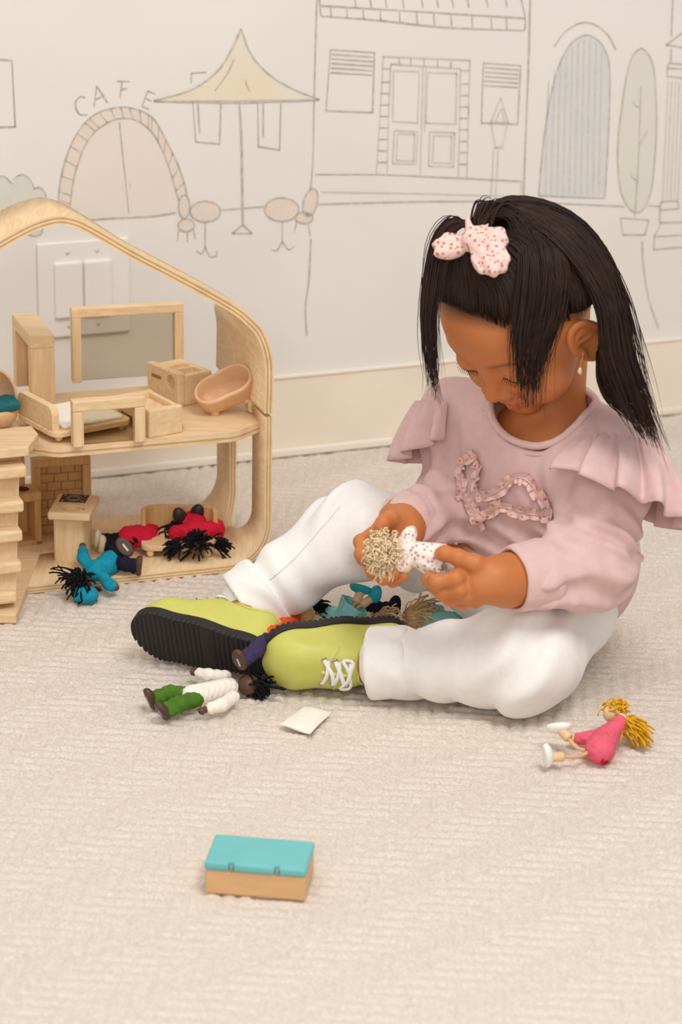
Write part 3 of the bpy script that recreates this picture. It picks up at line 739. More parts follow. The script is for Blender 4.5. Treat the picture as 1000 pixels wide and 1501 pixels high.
def tub():
    t = empty('toy_bathtub', F(330, 606, SZ), 'smooth wooden toy bathtub tipped over a block at the right end of the shelf', 'toy bathtub')
    ax = nrm(V(.90, .22, .34)); R = frame(ax, V(-.40, -.75, 1.0)); o = F(329, 606, SZ)+V(0, 0, .0275)
    def outl(p, g):     # peanut outline in plan, flaring upwards
        fl = (p[:, 2])*.22
        a = np.sqrt((p[:, 0]+.0155)**2+p[:, 1]**2)-(.0185+fl+g); b = np.sqrt((p[:, 0]-.0155)**2+p[:, 1]**2)-(.0190+fl+g)
        return smin(a, b, .022)
    def fn(p):
        top = .015+.003*np.clip(p[:, 0]/.03, -1, 1)
        o_ = smax(outl(p, 0), np.maximum(p[:, 2]-top, -.016-p[:, 2]), .005)
        i_ = smax(outl(p, -.0045), -.010-p[:, 2], .010)
        return smax(o_, -i_, .002)
    sdf_mesh_obj('tub_shell', fn, o, R, (-.055, -.04, -.02), (.055, .04, .04), .0012, 'wood_tub', t)
    leg_balls(t, o, R, [(-.020, -.012, -.016), (.02, -.012, -.016), (-.02, .012, -.016), (.02, .012, -.016)], (.0055, .0055, .005), 'foot', 'wood_tub')
    o2 = F(364, 607, SZ); R2 = yawm(HYAW-.05)
    mb = MB(); prism(mb, rrect(0, 0, .020, .018, .005), 0, .016, o2+V(0, 0, .0005), R2, 'wood', bev=.001, axes=(0, 2, 1))
    b = mb.build('toy_block'); tag(b, 'small rounded wooden block under the tipped toy bathtub', 'toy block')
tub()
def armchair():
    o = F(-8, 614, SZ+.012); R = yawm(HYAW)
    t = empty('toy_armchair', o, 'wooden toy tub chair with teal cushion cut by the left edge', 'toy chair')
    fn = lambda p: smax(sd_ell(p, (0, 0, .010), (.028, .024, .022)), np.maximum(p[:, 2]-.014, -.008-p[:, 2]), .003)
    sdf_mesh_obj('seat', fn, o, R, (-.034, -.03, -.012), (.034, .03, .02), .0015, 'wood_tub', t)
    fn = lambda p: smax(np.abs(sd_ell(p, (0, .004, .02), (.028, .026, .038)))-.002, np.maximum(.010-p[:, 2], .006-p[:, 1]), .002)
    sdf_mesh_obj('backrest', fn, o, R, (-.034, -.03, .0), (.034, .036, .064), .0012, 'wood_tub', t)
    fn = lambda p: sd_box(p, (.0, -.004, .019), (.0265, .018, .006), None, .005)-.0006*np.sin(p[:, 0]*500)
    sdf_mesh_obj('cushion', fn, o, R, (-.034, -.03, .008), (.034, .02, .03), .0012, 'cushion_teal', t)
armchair()
def stairs():
    o = F(10, 912, 0); R = yawm(HYAW+math.radians(2))
    t = empty('toy_staircase', o, 'pale wooden toy staircase of plank treads leaning at the left edge', 'toy staircase')
    # base board, a plank lying on the carpet towards the house
    a = F(24, 914, 0); b = F(58, 826, 0); e = nrm(b-a); n_ = V(e[1], -e[0], 0); L = np.linalg.norm(b-a)
    Rb = np.stack([e, -n_, V(0, 0, 1)], 1)
    mb = MB(); box(mb, a, Rb, (-.001, 0, 0), (L+.02, .07, .011), 'wood', .0015); mb.build('base_board', t)
    tops = [(32, 672), (30, 742), (27, 827), (22, 0)]
    rows = [(40, 700), (36, 751), (34, 794), (33, 840), (26, 884)]   # front lower right corner of each tread
    y0 = a[1]+.012
    for i, (px, py) in enumerate(rows):
        q = Y(px, py, y0+.006*(4-i)+.004)
        mb = MB(); box(mb, q, R, (-.075, 0, 0), (0, .036, .0135), 'wood', .003); mb.build('tread', t)
    q = Y(38, 664, y0+.045)
    mb = MB(); prism(mb, [(-.09, -.012), (.0, -.012), (.022, .030), (.022, .06), (-.09, .06)], 0, .0115, q, R, 'wood', bev=.0015); mb.build('landing', t)
    q0 = Y(18, 884, y0+.012); q1 = Y(24, 668, y0+.052)
    mb = MB(); dz = q1-q0
    bm_v = []
    for q in (q0, q1):
        for dx, dy in ((-.05, 0), (.004, 0), (.004, .014), (-.05, .014)): bm_v.append(q+R@V(dx, dy, 0))
    mb.add(bm_v, [(0, 1, 2, 3)[::-1], (4, 5, 6, 7), (0, 1, 5, 4), (1, 2, 6, 5), (2, 3, 7, 6), (3, 0, 4, 7)], 'wood_z', smooth=False); mb.build('stringer', t)
stairs()
# ------------------------------------------------------------------ teal-lidded box and little pillow in front
def lid_box():
    a = F(302, 1310, 0); b = F(446, 1322, 0); e = nrm(b-a); R = np.stack([e, V(-e[1], e[0], 0), V(0, 0, 1)], 1); w = np.linalg.norm(b-a); D = .052; H = .024
    t = empty('toy_chest', a, 'small wooden toy chest with a bright turquoise lid on the carpet in front', 'toy box')
    mb = MB(); box(mb, a, R, (-.001, 0, 0), (w+.001, D, H), 'box_wood', .002); bd = mb.build('body', t)
    def fn(p):
        d = sd_box(p, (w/2, D/2, H+.0042), (w/2+.0015, D/2+.0015, .0042), None, .0028)
        for x in (.0225, w-.0245): d = np.maximum(d, -sd_box(p, (x, -.001, H+.004), (.0022, .0035, .02), None, .0008))
        return d
    sdf_mesh_obj('lid', fn, a, R, (-.006, -.006, H-.004), (w+.006, D+.006, H+.012), .0008, 'teal_paint', t)
    for x in (.0225, w-.0245):
        mb = MB(); lathe(mb, a+R@V(x, .0012, H-.001), R, [(.0014, 0), (.0014, .006), (.0006, .0066)], 'eyelet', 10); mb.build('hinge_pin', t)
lid_box()
def pillow():
    q = [F(*p, 0) for p in ((408, 1070), (445, 1043), (488, 1050), (455, 1084))]
    n = 15; v = []; 
    for sgn in (1, -1):
        for i in range(n):
            for j in range(n):
                a, b = i/(n-1), j/(n-1); c = q[0]*(1-a)*(1-b)+q[1]*a*(1-b)+q[2]*a*b+q[3]*(1-a)*b
                e = (16*a*(1-a)*b*(1-b))**.35; pin = 1-.06*(1-e)
                cc = sum(q)/4; c = cc+(c-cc)*pin
                v.append(c+V(0, 0, .0055+sgn*.0050*e+.0006*math.sin(7*a+5*b)))
    f = []
    for k in (0, 1):
        for i in range(n-1):
            for j in range(n-1):
                s_ = k*n*n; g = (s_+i*n+j, s_+(i+1)*n+j, s_+(i+1)*n+j+1, s_+i*n+j+1); f.append(g[::-1] if k == 0 else g)
    ed = [(i, 0) for i in range(n)]+[(n-1, j) for j in range(1, n)]+[(i, n-1) for i in range(n-2, -1, -1)]+[(0, j) for j in range(n-2, 0, -1)]
    for i in range(len(ed)):
        a, b = ed[i], ed[(i+1) % len(ed)]; f.append((a[0]*n+a[1], b[0]*n+b[1], n*n+b[0]*n+b[1], n*n+a[0]*n+a[1]))
    mb = MB(); mb.add(v, f, 'cloth_white'); t = mb.build('toy_pillow'); tag(t, 'tiny cream cloth pillow lying on the carpet with a loose thread', 'toy pillow')
    mb = MB(); mb.add(*tube_geo(catmull([q[1]+V(.016, 0, .005), F(474, 1040, .006), F(470, 1034, .008), F(474, 1022, .004)], 14), .0004, 4), 'cloth_white'); mb.build('thread', t)
pillow()
# ------------------------------------------------------------------ the child
SK = np.array(lin((194,118,66))[:3])
HC = Y(768, 437, 2.385)                                            # middle of the head
_az = math.radians(40); _ph = math.radians(40)
_fh = V(-math.sin(_az), -math.cos(_az), 0); H_left = V(math.cos(_az), -math.sin(_az), 0)
H_fwd = math.cos(_ph)*_fh-math.sin(_ph)*V(0, 0, 1); H_up = math.sin(_ph)*_fh+math.cos(_ph)*V(0, 0, 1)
HRm = np.stack([H_left, H_fwd, H_up], 1); HS = 1.12e-3              # head frame, millimetres
def hw(x, y, z): return HC+HRm@(V(x, y, z)*HS)
t_l = V(.72, -.69, 0); t_f = V(-.69, -.72, 0); TR = np.stack([t_l, t_f, V(0, 0, 1)], 1)
shL = Y(905, 668, 2.36); shR = Y(670, 612, 2.49); elL = Y(862, 830, 2.30); elR = Y(682, 735, 2.46); wrL = Y(742, 851, 2.25); wrR = Y(592, 768, 2.385)
PEL = V(.210, 2.45, .090)
hipL = V(.235, 2.40, .072); hipR = V(.170, 2.49, .085); knL = F(770, 968, .058); knR = Y(522, 774, 2.47); anL = F(560, 972, .040); anR = F(366, 888, .052)
neck0 = Y(802, 640, 2.43); neck1 = hw(0, -30, -44)
def sd_head(p):
    q = (p-HC)@HRm/HS
    d = sd_ell(q, (0, -4, 16), (69, 80, 62))
    d = smin(d, sd_ell(q, (0, 32, 8), (54, 46, 46)), 18)
    d = smin(d, sd_ell(q, (0, 26, -36), (50, 48, 52)), 22)
    d = smin(d, sd_ell(q, (0, 57, -80), (17, 14, 13)), 20)
    for s in (-1, 1):
        d = smin(d, sd_ell(q, (s*30, 46, -48), (22, 24, 24)), 16)
        d = smax(d, -sd_ell(q, (s*27, 88, -12), (15, 12, 9)), 9)
        d = smin(d, sd_ell(q, (s*27, 64.5, -14), (14, 13.2, 12)), 4)
        d = smin(d, sd_cap(q, (s*12, 77, 5), (s*40, 64, 5), 3.0, 2.0), 9)
    d = smin(d, sd_cap(q, (0, 70, 0), (0, 79.5, -32), 5.5, 6.5), 9)
    d = smin(d, sd_ell(q, (0, 84, -37), (8.5, 7.5, 7.5)), 6)
    for s in (-1, 1):
        d = smin(d, sd_ell(q, (s*10.5, 77, -40), (6.8, 7.5, 6)), 5)
        d = smax(d, -sd_ell(q, (s*5, 83, -45), (3, 3.5, 3)), 2)
    d = smin(d, sd_chain(q, [V(-15, 66, -64), V(-6, 71.5, -60.5), V(0, 71.7, -61.5), V(6, 71.5, -60.5), V(15, 66, -64)], [1.8, 4.6, 4.4, 4.6, 1.8], 3), 5)
    d = smin(d, sd_chain(q, [V(-13, 66, -66), V(0, 69.8, -69.5), V(13, 66, -66)], [2.2, 5.4, 2.2], 4), 5)
    d = smax(d, -sd_chain(q, [V(-14, 71, -65), V(0, 77.2, -65.2), V(14, 71, -65)], [.7, .9, .7], 1), 2)
    for s in (-1, 1):
        t = math.radians(18); Re = np.array([[math.cos(.35), s*math.sin(.35)*-1, 0], [s*math.sin(.35), math.cos(.35), 0], [0, 0, 1]])@np.array([[1, 0, 0], [0, math.cos(t), math.sin(t)], [0, -math.sin(t), math.cos(t)]])
        c = V(s*69.5, 15, -20); qe = (q-c)@Re
        e = sd_ell(qe, (0, 0, 0), (6.5, 17, 27))
        e = smin(e, sd_ell(qe, (0, 3, -22), (5.5, 9, 10)), 6)
        e = smax(e, -sd_ell(qe, (s*7, 3, -2), (6.5, 9.5, 15)), 3)
        rim = np.abs(np.sqrt((qe[:, 1]/15.5)**2+(qe[:, 2]/25.5)**2)-1)*17
        rimd = np.sqrt(rim**2+(qe[:, 0]-s*3.5)**2)-2.8; rimd = np.maximum(rimd, -(qe[:, 2]+22))
        e = smin(e, rimd, 2.5)
        e = smin(e, sd_cap(qe, (s*3, 6, 8), (s*4, -4, 2), 1.8, 1.5), 3)
        e = smin(e, sd_ell(qe, (s*4, 12, -4), (3, 3, 5)), 3)
        d = smin(d, e, 5)
    return d*HS
def sd_neck(p):
    d = sd_cap(p, neck0, neck1, .038, .036)
    return smin(d, sd_ell(p, Y(800, 668, 2.42), (.080, .058, .052), TR), .03)
def sd_headneck(p): return smin(sd_head(p), sd_neck(p), .008)
# --- hands: joints in pixels with a distance from the camera along the view axis
dL = float(np.dot(Y(690, 848, 2.235)-O, _f)); dR = float(np.dot(Y(560, 800, 2.335)-O, _f))
def jt(l, base): return [P(x, y, base+dd) for x, y, dd in l]
FL_ = [([(686, 846, -.004), (668, 848, -.017), (640, 853, -.015), (630, 850, -.001), (634, 846, .010)], .0070),
       ([(694, 858, .0), (674, 864, -.013), (648, 868, -.006), (639, 861, .008), (645, 855, .018)], .0070),
       ([(702, 866, .004), (684, 874, -.006), (660, 878, .004), (651, 869, .018), (657, 862, .026)], .0066),
       ([(710, 874, .008), (697, 881, .003), (677, 884, .013), (668, 876, .024), (672, 868, .030)], .0060),
       ([(716, 838, -.004), (696, 826, -.014), (672, 817, -.016), (652, 811, -.010), (645, 812, -.006)], .0074)]
FR_ = [([(580, 776, .012), (558, 774, .006), (529, 794, -.012), (530, 812, -.026), (546, 816, -.030)], .0068),
       ([(582, 790, .016), (562, 794, .014), (533, 818, -.004), (545, 834, -.020), (562, 832, -.024)], .0068),
       ([(584, 800, .018), (566, 812, .018), (547, 838, .002), (562, 848, -.014), (580, 842, -.018)], .0064),
       ([(588, 806, .020), (576, 822, .020), (564, 846, .008), (576, 852, -.004), (592, 846, -.008)], .0058),
       ([(592, 776, .010), (582, 766, -.004), (572, 760, -.016), (562, 766, -.026), (556, 772, -.028)], .0072)]
def hand_fn(F_, base, wrist, elbow, palm):
    ch = [(np.array(jt(l, base)), r) for l, r in F_]
    pc = [P(x, y, base+dd) for x, y, dd in palm]
    def fn(p):
        d = sd_cap(p, elbow+(wrist-elbow)*.6, wrist, .027, .0235)
        d = smin(d, sd_cap(p, wrist, pc[0], .0225, .019), .02)
        d = smin(d, sd_chain(p, pc, [.019, .0165, .014][:len(pc)], .012), .014)
        for pts, r in ch[:4]:
            m = sd_chain(p, pts, [r*1.2, r*1.12, r*1.0, r*.92, r*.82], .0035)
            kn = np.min([np.linalg.norm(p-pts[i], axis=1) for i in (1, 2, 3)], axis=0)-r*1.08
            d = smin(d, smin(m, kn, .003), .0030)
        pts, r = ch[4]
        return smin(d, sd_chain(p, pts, [r*1.5, r*1.2, r*1.02, r*.95, r*.8], .006), .006)
    return fn
handL = hand_fn(FL_, dL, wrL, elL, [(722, 850, .0), (703, 856, -.001), (690, 864, .002)])
handR = hand_fn(FR_, dR, wrR, elR, [(590, 780, .012), (578, 790, .014), (576, 806, .019)])
def sd_limbs(p):
    d = sd_ell(p, PEL, (.085, .070, .075), TR)
    d = smin(d, sd_cap(p, PEL, neck0-V(0, 0, .03), .065, .062), .04)
    d = smin(d, sd_chain(p, [neck0-V(0, 0, .03), shL, elL, wrL], [.045, .034, .028, .020], .02), .03)
    d = smin(d, sd_chain(p, [neck0-V(0, 0, .03), shR, elR, wrR], [.045, .032, .026, .019], .02), .03)
    d = smin(d, sd_chain(p, [PEL, hipL, knL, anL], [.06, .054, .040, .028], .02), .03)
    return smin(d, sd_chain(p, [PEL, hipR, knR, anR], [.06, .052, .038, .027], .02), .03)
person = empty('person', V(.222, 2.45, 0), 'seated small child with dark hair, pink ruffled sweatshirt and white trousers holding a doll', 'person')
def join_np(parts):
    v = []; f = []; n = 0
    for a, b in parts: v.append(a); f.append(b+n); n += len(a)
    return np.concatenate(v), np.concatenate(f)
def build_body():
    hn = nets(sd_headneck, HC-.155, HC+V(.155, .155, .135), .0015)
    k = hn[0][:, 2] > .255; keep = k[hn[1]].any(1)
    lo = np.min([PEL, shL, shR, elL, elR, wrL, wrR, knL, knR, anL, anR], axis=0)-.09; hi = np.max([PEL, shL, shR, elL, knR, anR], axis=0)+.09
    limbs = nets(sd_limbs, lo, hi, .0045)
    cL = P(690, 848, dL); cR = P(565, 805, dR)
    hl = nets(handL, np.minimum(cL-.055, wrL-.03), np.maximum(cL+.06, wrL+.035), .001); hr = nets(handR, np.minimum(cR-.055, wrR-.03), np.maximum(cR+.055, wrR+.03), .001)
    an = []
    for a, k_, tgt in ((anL, knL, Y(488, 946, 2.36)+V(.040, -.010, .0)), (anR, knR, F(293, 945, .036)+V(.040, .010, .012))):
        e = tgt
        an.append(nets(lambda p: smin(sd_cap(p, a+(k_-a)*.35, a, .027, .024), sd_cap(p, a, e, .024, .020), .01), np.minimum(np.minimum(a, k_), e)-.05, np.maximum(np.maximum(a, k_), e)+.05, .003))
    v, q = join_np([hn, limbs, hl, hr]+an)
    me = mesh_np('body', v, q, 'skin')
    col = np.tile(SK, (len(v), 1)); L = (v-HC)@HRm/HS
    near = np.linalg.norm(v-HC, axis=1) < .16
    def blend(c, w):
        w = np.clip(w, 0, 1)[:, None]; col[:] = col*(1-w)+np.array(lin(c)[:3])*w
    lips = np.exp(-((L[:, 0]/15)**4+((L[:, 2]+66)/7.0)**4))*(L[:, 1] > 64)*near
    blend((186, 96, 72), lips*.8)
    for s in (-1, 1):
        cheek = np.exp(-(((L[:, 0]-s*34)/18)**2+((L[:, 2]+46)/16)**2))*(L[:, 1] > 30)*near; blend((206, 126, 90), cheek*.35)
        bx = (L[:, 0]*s-26)/17; br = np.exp(-(bx**4+((L[:, 2]-6+2.5*bx**2)/2.6)**2))*(L[:, 1] > 50)*near; blend((112, 70, 42), br*.75)
    pl = (L-V(0, 78, 52))@V(0, -.548, .836)
    blend((70, 42, 28), (pl+4)/16*near*(np.abs(L[:, 0]) < 68))
    # finger nails keep a pinker tone
    for tip in (jt(FL_[4][0], dL)[-1], jt(FR_[4][0], dR)[2]):
        blend((222, 158, 134), np.exp(-(np.linalg.norm(v-tip, axis=1)/.0075)**4)*.8)
    vcol(me, col)
    return link('body', me, person)
body = build_body()
def trace(fn, px, py, d0=2.2, n=48):
    px = np.atleast_1d(np.asarray(px, float)); py = np.atleast_1d(np.asarray(py, float))
    D = _f+_r*((px-500)/FPX)[:, None]-_u*((py-750.5)/FPX)[:, None]; L = np.linalg.norm(D, axis=1)
    t = np.full(len(px), d0); best = np.full(len(px), 9.0); bt = t.copy()
    for _ in range(n):
        d = fn(O+D*t[:, None]); m = np.abs(d) < best; best[m] = np.abs(d)[m]; bt[m] = t[m]; t = t+np.where(d > 0, np.maximum(d, .0001), d)/L*.9
    return O+D*bt[:, None], D/L[:, None]
# --- sweatshirt
_NK = RNG.normal(0, 1, (8, 3)); _NP = RNG.random(8)*6.28
def fnoise(p, sc):
    o = 0
    for k, ph in zip(_NK, _NP): o = o+np.sin(p@(k*sc)+ph)
    return o/8
def sd_torso(p):
    d = sd_ell(p, V(.230, 2.457, .098), (.097, .086, .082), TR)
    d = smin(d, sd_ell(p, V(.224, 2.44, .150), (.088, .078, .075), TR), .05)
    d = smin(d, sd_ell(p, V(.214, 2.425, .222), (.086, .073, .070), TR), .05)
    return smin(d, sd_chain(p, [shR, (shR+shL)/2+V(0, .01, .016), shL], [.036, .046, .038], .03), .045)
nk = Y(797, 600, 2.405)
nkR = frame(t_l, V(-.15, -.25, 1.0))
def sd_sleeves(p):
    a = sd_chain(p, [shL, elL, wrL+(wrL-elL)*-.42], [.047, .041, .037], .03)
    b = sd_chain(p, [shR, elR, wrR+(wrR-elR)*-.10], [.043, .037, .033], .03)
    # soft folds gathered at elbows and cuffs
    for A_, B_, C_, amp, which in ((shL, elL, wrL, .0040, 0), (shR, elR, wrR, .0038, 1)):
        ax = nrm(C_-B_); s = (p-B_)@ax; w = np.exp(-((s-.045)/.04)**2)
        ang = (p-B_)@nrm(np.cross(ax, V(0, 0, 1)))*60
        f = amp*w*np.sin(s*210+ang*1.2+7*fnoise(p, 34))*(.5+fnoise(p+.3, 40)*1.5)
        ax2 = nrm(B_-A_); s2 = (p-A_)@ax2; w2 = np.exp(-((s2-.085)/.03)**2); f2 = amp*.8*w2*np.sin(s2*220+((p-A_)@t_f)*70+7*fnoise(p, 34))*(.5+fnoise(p+.7, 40)*1.5)
        if which == 0: a = a-f-f2
        else: b = b-f-f2
    return np.minimum(a, b)
def sd_shirt(p):
    d = smin(sd_torso(p), sd_sleeves(p), .018)
    fz = p[:, 2]; lat = (p-PEL)@t_l; fw = (p-PEL)@t_f
    d = d-.0052*np.exp(-((fz-.150)/.028)**2)*np.sin(fz*200+lat*34+6*fnoise(p, 30))*np.clip((fw+.03)/.05, 0, 1)
    d = d-.0034*np.exp(-((fz-.235)/.05)**2)*np.sin(lat*100+fz*70+6*fnoise(p, 30))*np.clip((np.abs(lat)-.03)/.04, 0, 1)
    d = smax(d, -sd_ell(p, nk, (.058, .052, .060), nkR), .006)
    return smax(d, (.045-p[:, 2])+.30*((p-PEL)@t_f), .006)
SLO = np.min([PEL, shR, elR, wrR, wrL, elL], axis=0)-V(.06, .11, .11); SHI = np.max([PEL, shL, elL, shR], axis=0)+V(.12, .11, .07)
shirt = sdf_obj('sweatshirt', sd_shirt, SLO, SHI, .0024, 'pink_fabric', person)
def ring_band(name, c0, c1, r0, r1, w, parent, m):
    """ribbed cuff: slightly squashed hollow band"""
    n = 26; ax = nrm(c1-c0); e1 = nrm(np.cross(ax, V(0, 0, 1))); e2 = np.cross(ax, e1); v = []; f = []
    prof = [(0, r0-.002), (0, r0), (.15, r0+.0015), (.5, (r0+r1)/2+.001), (.85, r1+.0015), (1, r1), (1, r1-.003), (.6, r1-.0035)]
    for u, r in prof:
        for j in range(n):
            a = 2*math.pi*j/n; rr = r*(1+.02*math.sin(5*a+u*2)); v.append(c0+(c1-c0)*u+(e1*math.cos(a)+e2*math.sin(a))*rr)
    k = len(prof)
    for i in range(k-1):
        for j in range(n): f.append((i*n+j, i*n+(j+1) % n, (i+1)*n+(j+1) % n, (i+1)*n+j))
    mb = MB(); mb.add(v, f, m); return mb.build(name, parent)
axL = nrm(wrL-elL); axR = nrm(wrR-elR)
ring_band('cuff', wrL-axL*.050, wrL-axL*.006, .0355, .0330, 1, shirt, 'pink_cuff')
ring_band('cuff', wrR-axR*.022, wrR+axR*.004, .0315, .0300, 1, shirt, 'pink_cuff')
# neckline band and hem
def sd_nohole(p): return smin(sd_torso(p), sd_sleeves(p), .018)
def nk_curve(n=72, g=0.0):
    out = []; r = V(.058, .052, .060)+g
    for th in np.linspace(0, 2*math.pi, n, endpoint=False):
        ph = np.radians(np.linspace(-70, 80, 150)); L = np.stack([np.cos(ph)*math.cos(th), np.cos(ph)*math.sin(th), np.sin(ph)], 1)*r
        W = nk+L@nkR.T; d = sd_nohole(W); k = np.argwhere((d[:-1] < 0) & (d[1:] >= 0))
        if len(k): out.append(W[k[-1, 0]])
    out = np.array(out); return np.vstack([out, out[:3]])
mb = MB(); mb.add(*tube_geo(nk_curve(), .0040, 8, False), 'pink_cuff'); mb.build('neck_band', shirt)
mb = MB(); mb.add(*tube_geo(nk_curve(72, .007), .0006, 4, False), 'floral_trim'); mb.build('neck_stitching', shirt)
c = catmull([(668, 795), (700, 812), (740, 830), (775, 838)], 24); q, d = trace(sd_shirt, c[:, 0], c[:, 1]); mb = MB(); mb.add(*tube_geo(q-d*.0004, .0022, 6), 'pink_cuff'); mb.build('hem_fold', shirt)
def ruffle(name, c, ax, out, R0, th0, th1, length, waves, amp, flare, m, parent, n=170, k=11, thick=.0016):
    ax = nrm(ax); e1 = nrm(out-ax*np.dot(out, ax)); e2 = np.cross(ax, e1); v = []; f = []
    for side in (0, 1):
        for i in range(n):
            u = i/(n-1); th = th0+(th1-th0)*u; ln = length*(.35+.65*math.sin(math.pi*min(max(u*1.0, .06), .94))**.6)
            rad = e1*math.cos(th)+e2*math.sin(th); tan = -e1*math.sin(th)+e2*math.cos(th)
            for j in range(k):
                t = j/(k-1); wv = math.sin(u*waves*2*math.pi+.8*math.sin(u*9))*amp*t**.8+math.sin(u*waves*5.3*math.pi)*amp*.22*(1-t)
                q = c+rad*(R0+flare*ln*math.sin(t*1.35)+wv)+ax*(ln*(t*.85+.12*t*t)-.012*math.sin(math.pi*t)*0)+tan*wv*.5
                v.append(q-(rad*thick if side else 0))
    for side in (0, 1):
        s = side*n*k
        for i in range(n-1):
            for j in range(k-1):
                g = (s+i*k+j, s+i*k+j+1, s+(i+1)*k+j+1, s+(i+1)*k+j); f.append(g if side else g[::-1])
    for i in range(n-1): f.append((i*k+k-1, (i+1)*k+k-1, n*k+(i+1)*k+k-1, n*k+i*k+k-1))
    mb = MB(); mb.add(v, f, m); o = mb.build(name, parent); return o
aL = nrm(elL-shL); aR = nrm(elR-shR)
ruffle('shoulder_ruffle', shL+V(.0, 0, .008), aL*1.0+V(.20, -.25, 0)*.5, t_l, .044, -2.0, 2.0, .080, 7.3, .0125, .46, 'pink_fabric', shirt)
ruffle('shoulder_ruffle', shR+V(-.004, 0, .018), aR*1.0+V(-.25, 0, -.3)*.5, -t_l, .040, -2.1, 2.1, .072, 6.7, .010, .32, 'pink_fabric', shirt)
# heart outline of gathered floral trim on the chest
def heart():
    P_ = [(676, 700), (684, 676), (696, 670), (704, 682), (700, 708), (712, 728), (740, 714), (758, 700), (776, 706), (790, 726), (806, 750), (790, 754), (760, 748), (732, 742), (716, 756), (704, 766), (692, 748), (682, 734), (675, 718), (676, 700)]
    c = catmull(P_, 240); q, d = trace(sd_shirt, c[:, 0], c[:, 1]); n = len(q)
    t = np.gradient(q, axis=0); t /= np.linalg.norm(t, axis=1)[:, None]; nn = -d
    h = 1e-3; g = np.stack([sd_shirt(q+V(h, 0, 0))-sd_shirt(q-V(h, 0, 0)), sd_shirt(q+V(0, h, 0))-sd_shirt(q-V(0, h, 0)), sd_shirt(q+V(0, 0, h))-sd_shirt(q-V(0, 0, h))], 1); nn = g/np.linalg.norm(g, axis=1)[:, None]
    s = np.cross(t, nn); ph = np.arange(n)*.95
    v = []; f = []; k = 7
    for i in range(n):
        for j in range(k):
            w = (j-3)/3; e = abs(w)
            off = s[i]*w*(.0062+.0016*math.sin(ph[i]*.37+w))+t[i]*math.sin(ph[i]+w*1.5)*.0022*e+nn[i]*(.0016+.0042*e*(.55+.6*math.sin(ph[i]+(1.7 if w > 0 else 0))))
            v.append(q[i]+off)
    for i in range(n-1):
        for j in range(k-1): f.append((i*k+j, (i+1)*k+j, (i+1)*k+j+1, i*k+j+1))
    mb = MB(); mb.add(v, f, 'floral_trim'); o = mb.build('heart_trim', shirt); o['label'] = 'gathered floral ruffle in a heart outline on the chest'
    mb = MB(); mb.add(*tube_geo(q+nn*.0022, .0011, 5), 'pink_cuff'); mb.build('heart_stitching', o)
heart()
# --- trousers
def sd_trousers(p):
    d = sd_ell(p, PEL+V(.0, 0, -.018), (.084, .078, .070), TR)
    def leg(pts, rad): return sd_chain(p, pts, rad, .03)
    a = leg([hipL, knL, anL+(knL-anL)*.05], [.062, .051, .0345]); b = leg([hipR, knR, anR+(knR-anR)*.05], [.054, .0425, .038])
    for k_, n_, A_, sgn in ((0, knL, anL, 1), (1, knR, anR, -1)):
        ax = nrm(A_-n_); s = (p-n_)@ax; L = np.linalg.norm(A_-n_); side = (p-n_)@nrm(np.cross(ax, V(0, 0, 1))); upc = (p-n_)[:, 2]
        w = np.exp(-((s-L*.80)/.045)**2); fo = .0068*w*np.sin(s*150+side*50*sgn+7*fnoise(p, 30))*(.6+fnoise(p+.2, 40))
        w2 = np.exp(-((s-.0)/.05)**2); fo2 = .0048*w2*np.sin(s*120+upc*60+side*30+8*fnoise(p, 26))
        if k_ == 0: a = a-fo-fo2
        else: b = b-fo-fo2
    d = smin(d, a, .035); d = smin(d, b, .03)
    return smax(d, -p[:, 2]+.001, .012)
pts_ = np.array([PEL, hipL, hipR, knL, knR, anL, anR])
trousers = sdf_obj('trousers', sd_trousers, np.maximum(pts_.min(0)-.10, V(-9, -9, -.012)), pts_.max(0)+.10, .0027, 'denim_white', person)
def leg_cuff(kn, an, r, ext):
    ax = nrm(an-kn); c0 = an-ax*.030; c1 = an+ax*ext
    fn = lambda p: np.maximum(smax(sd_cap(p, c0-ax*.01, c1+ax*.02, r, r+.003)-.0015*np.sin((p@V(60, 90, 110))*1.6)*np.exp(-(((p-c0)@ax)/.03)**2), np.maximum(-((p-c0)@ax), (p-c1)@ax), .006), -np.maximum(sd_cap(p, c0, c1+ax*.03, r-.005, r-.002), -((p-c0)@ax-.006)))
    fn2 = lambda p: smax(fn(p), -p[:, 2]+.001, .006)
    return sdf_obj('trouser_cuff', fn2, np.minimum(c0, c1)-r-.012, np.maximum(c0, c1)+r+.012, .002, 'denim_white', trousers)
leg_cuff(knL, anL, .037, .014); leg_cuff(knR, anR, .043, .006)
# side seams
def seam(pts, fn, parent, name, off=.0005, r=.0007, m='stitch'):
    c = catmull(pts, 40); q, d = trace(fn, c[:, 0], c[:, 1]); mb = MB(); mb.add(*tube_geo(q-d*off, r, 5), m); mb.build(name, parent)
seam([(395, 850), (430, 820), (470, 775), (498, 742)], sd_trousers, trousers, 'side_seam')
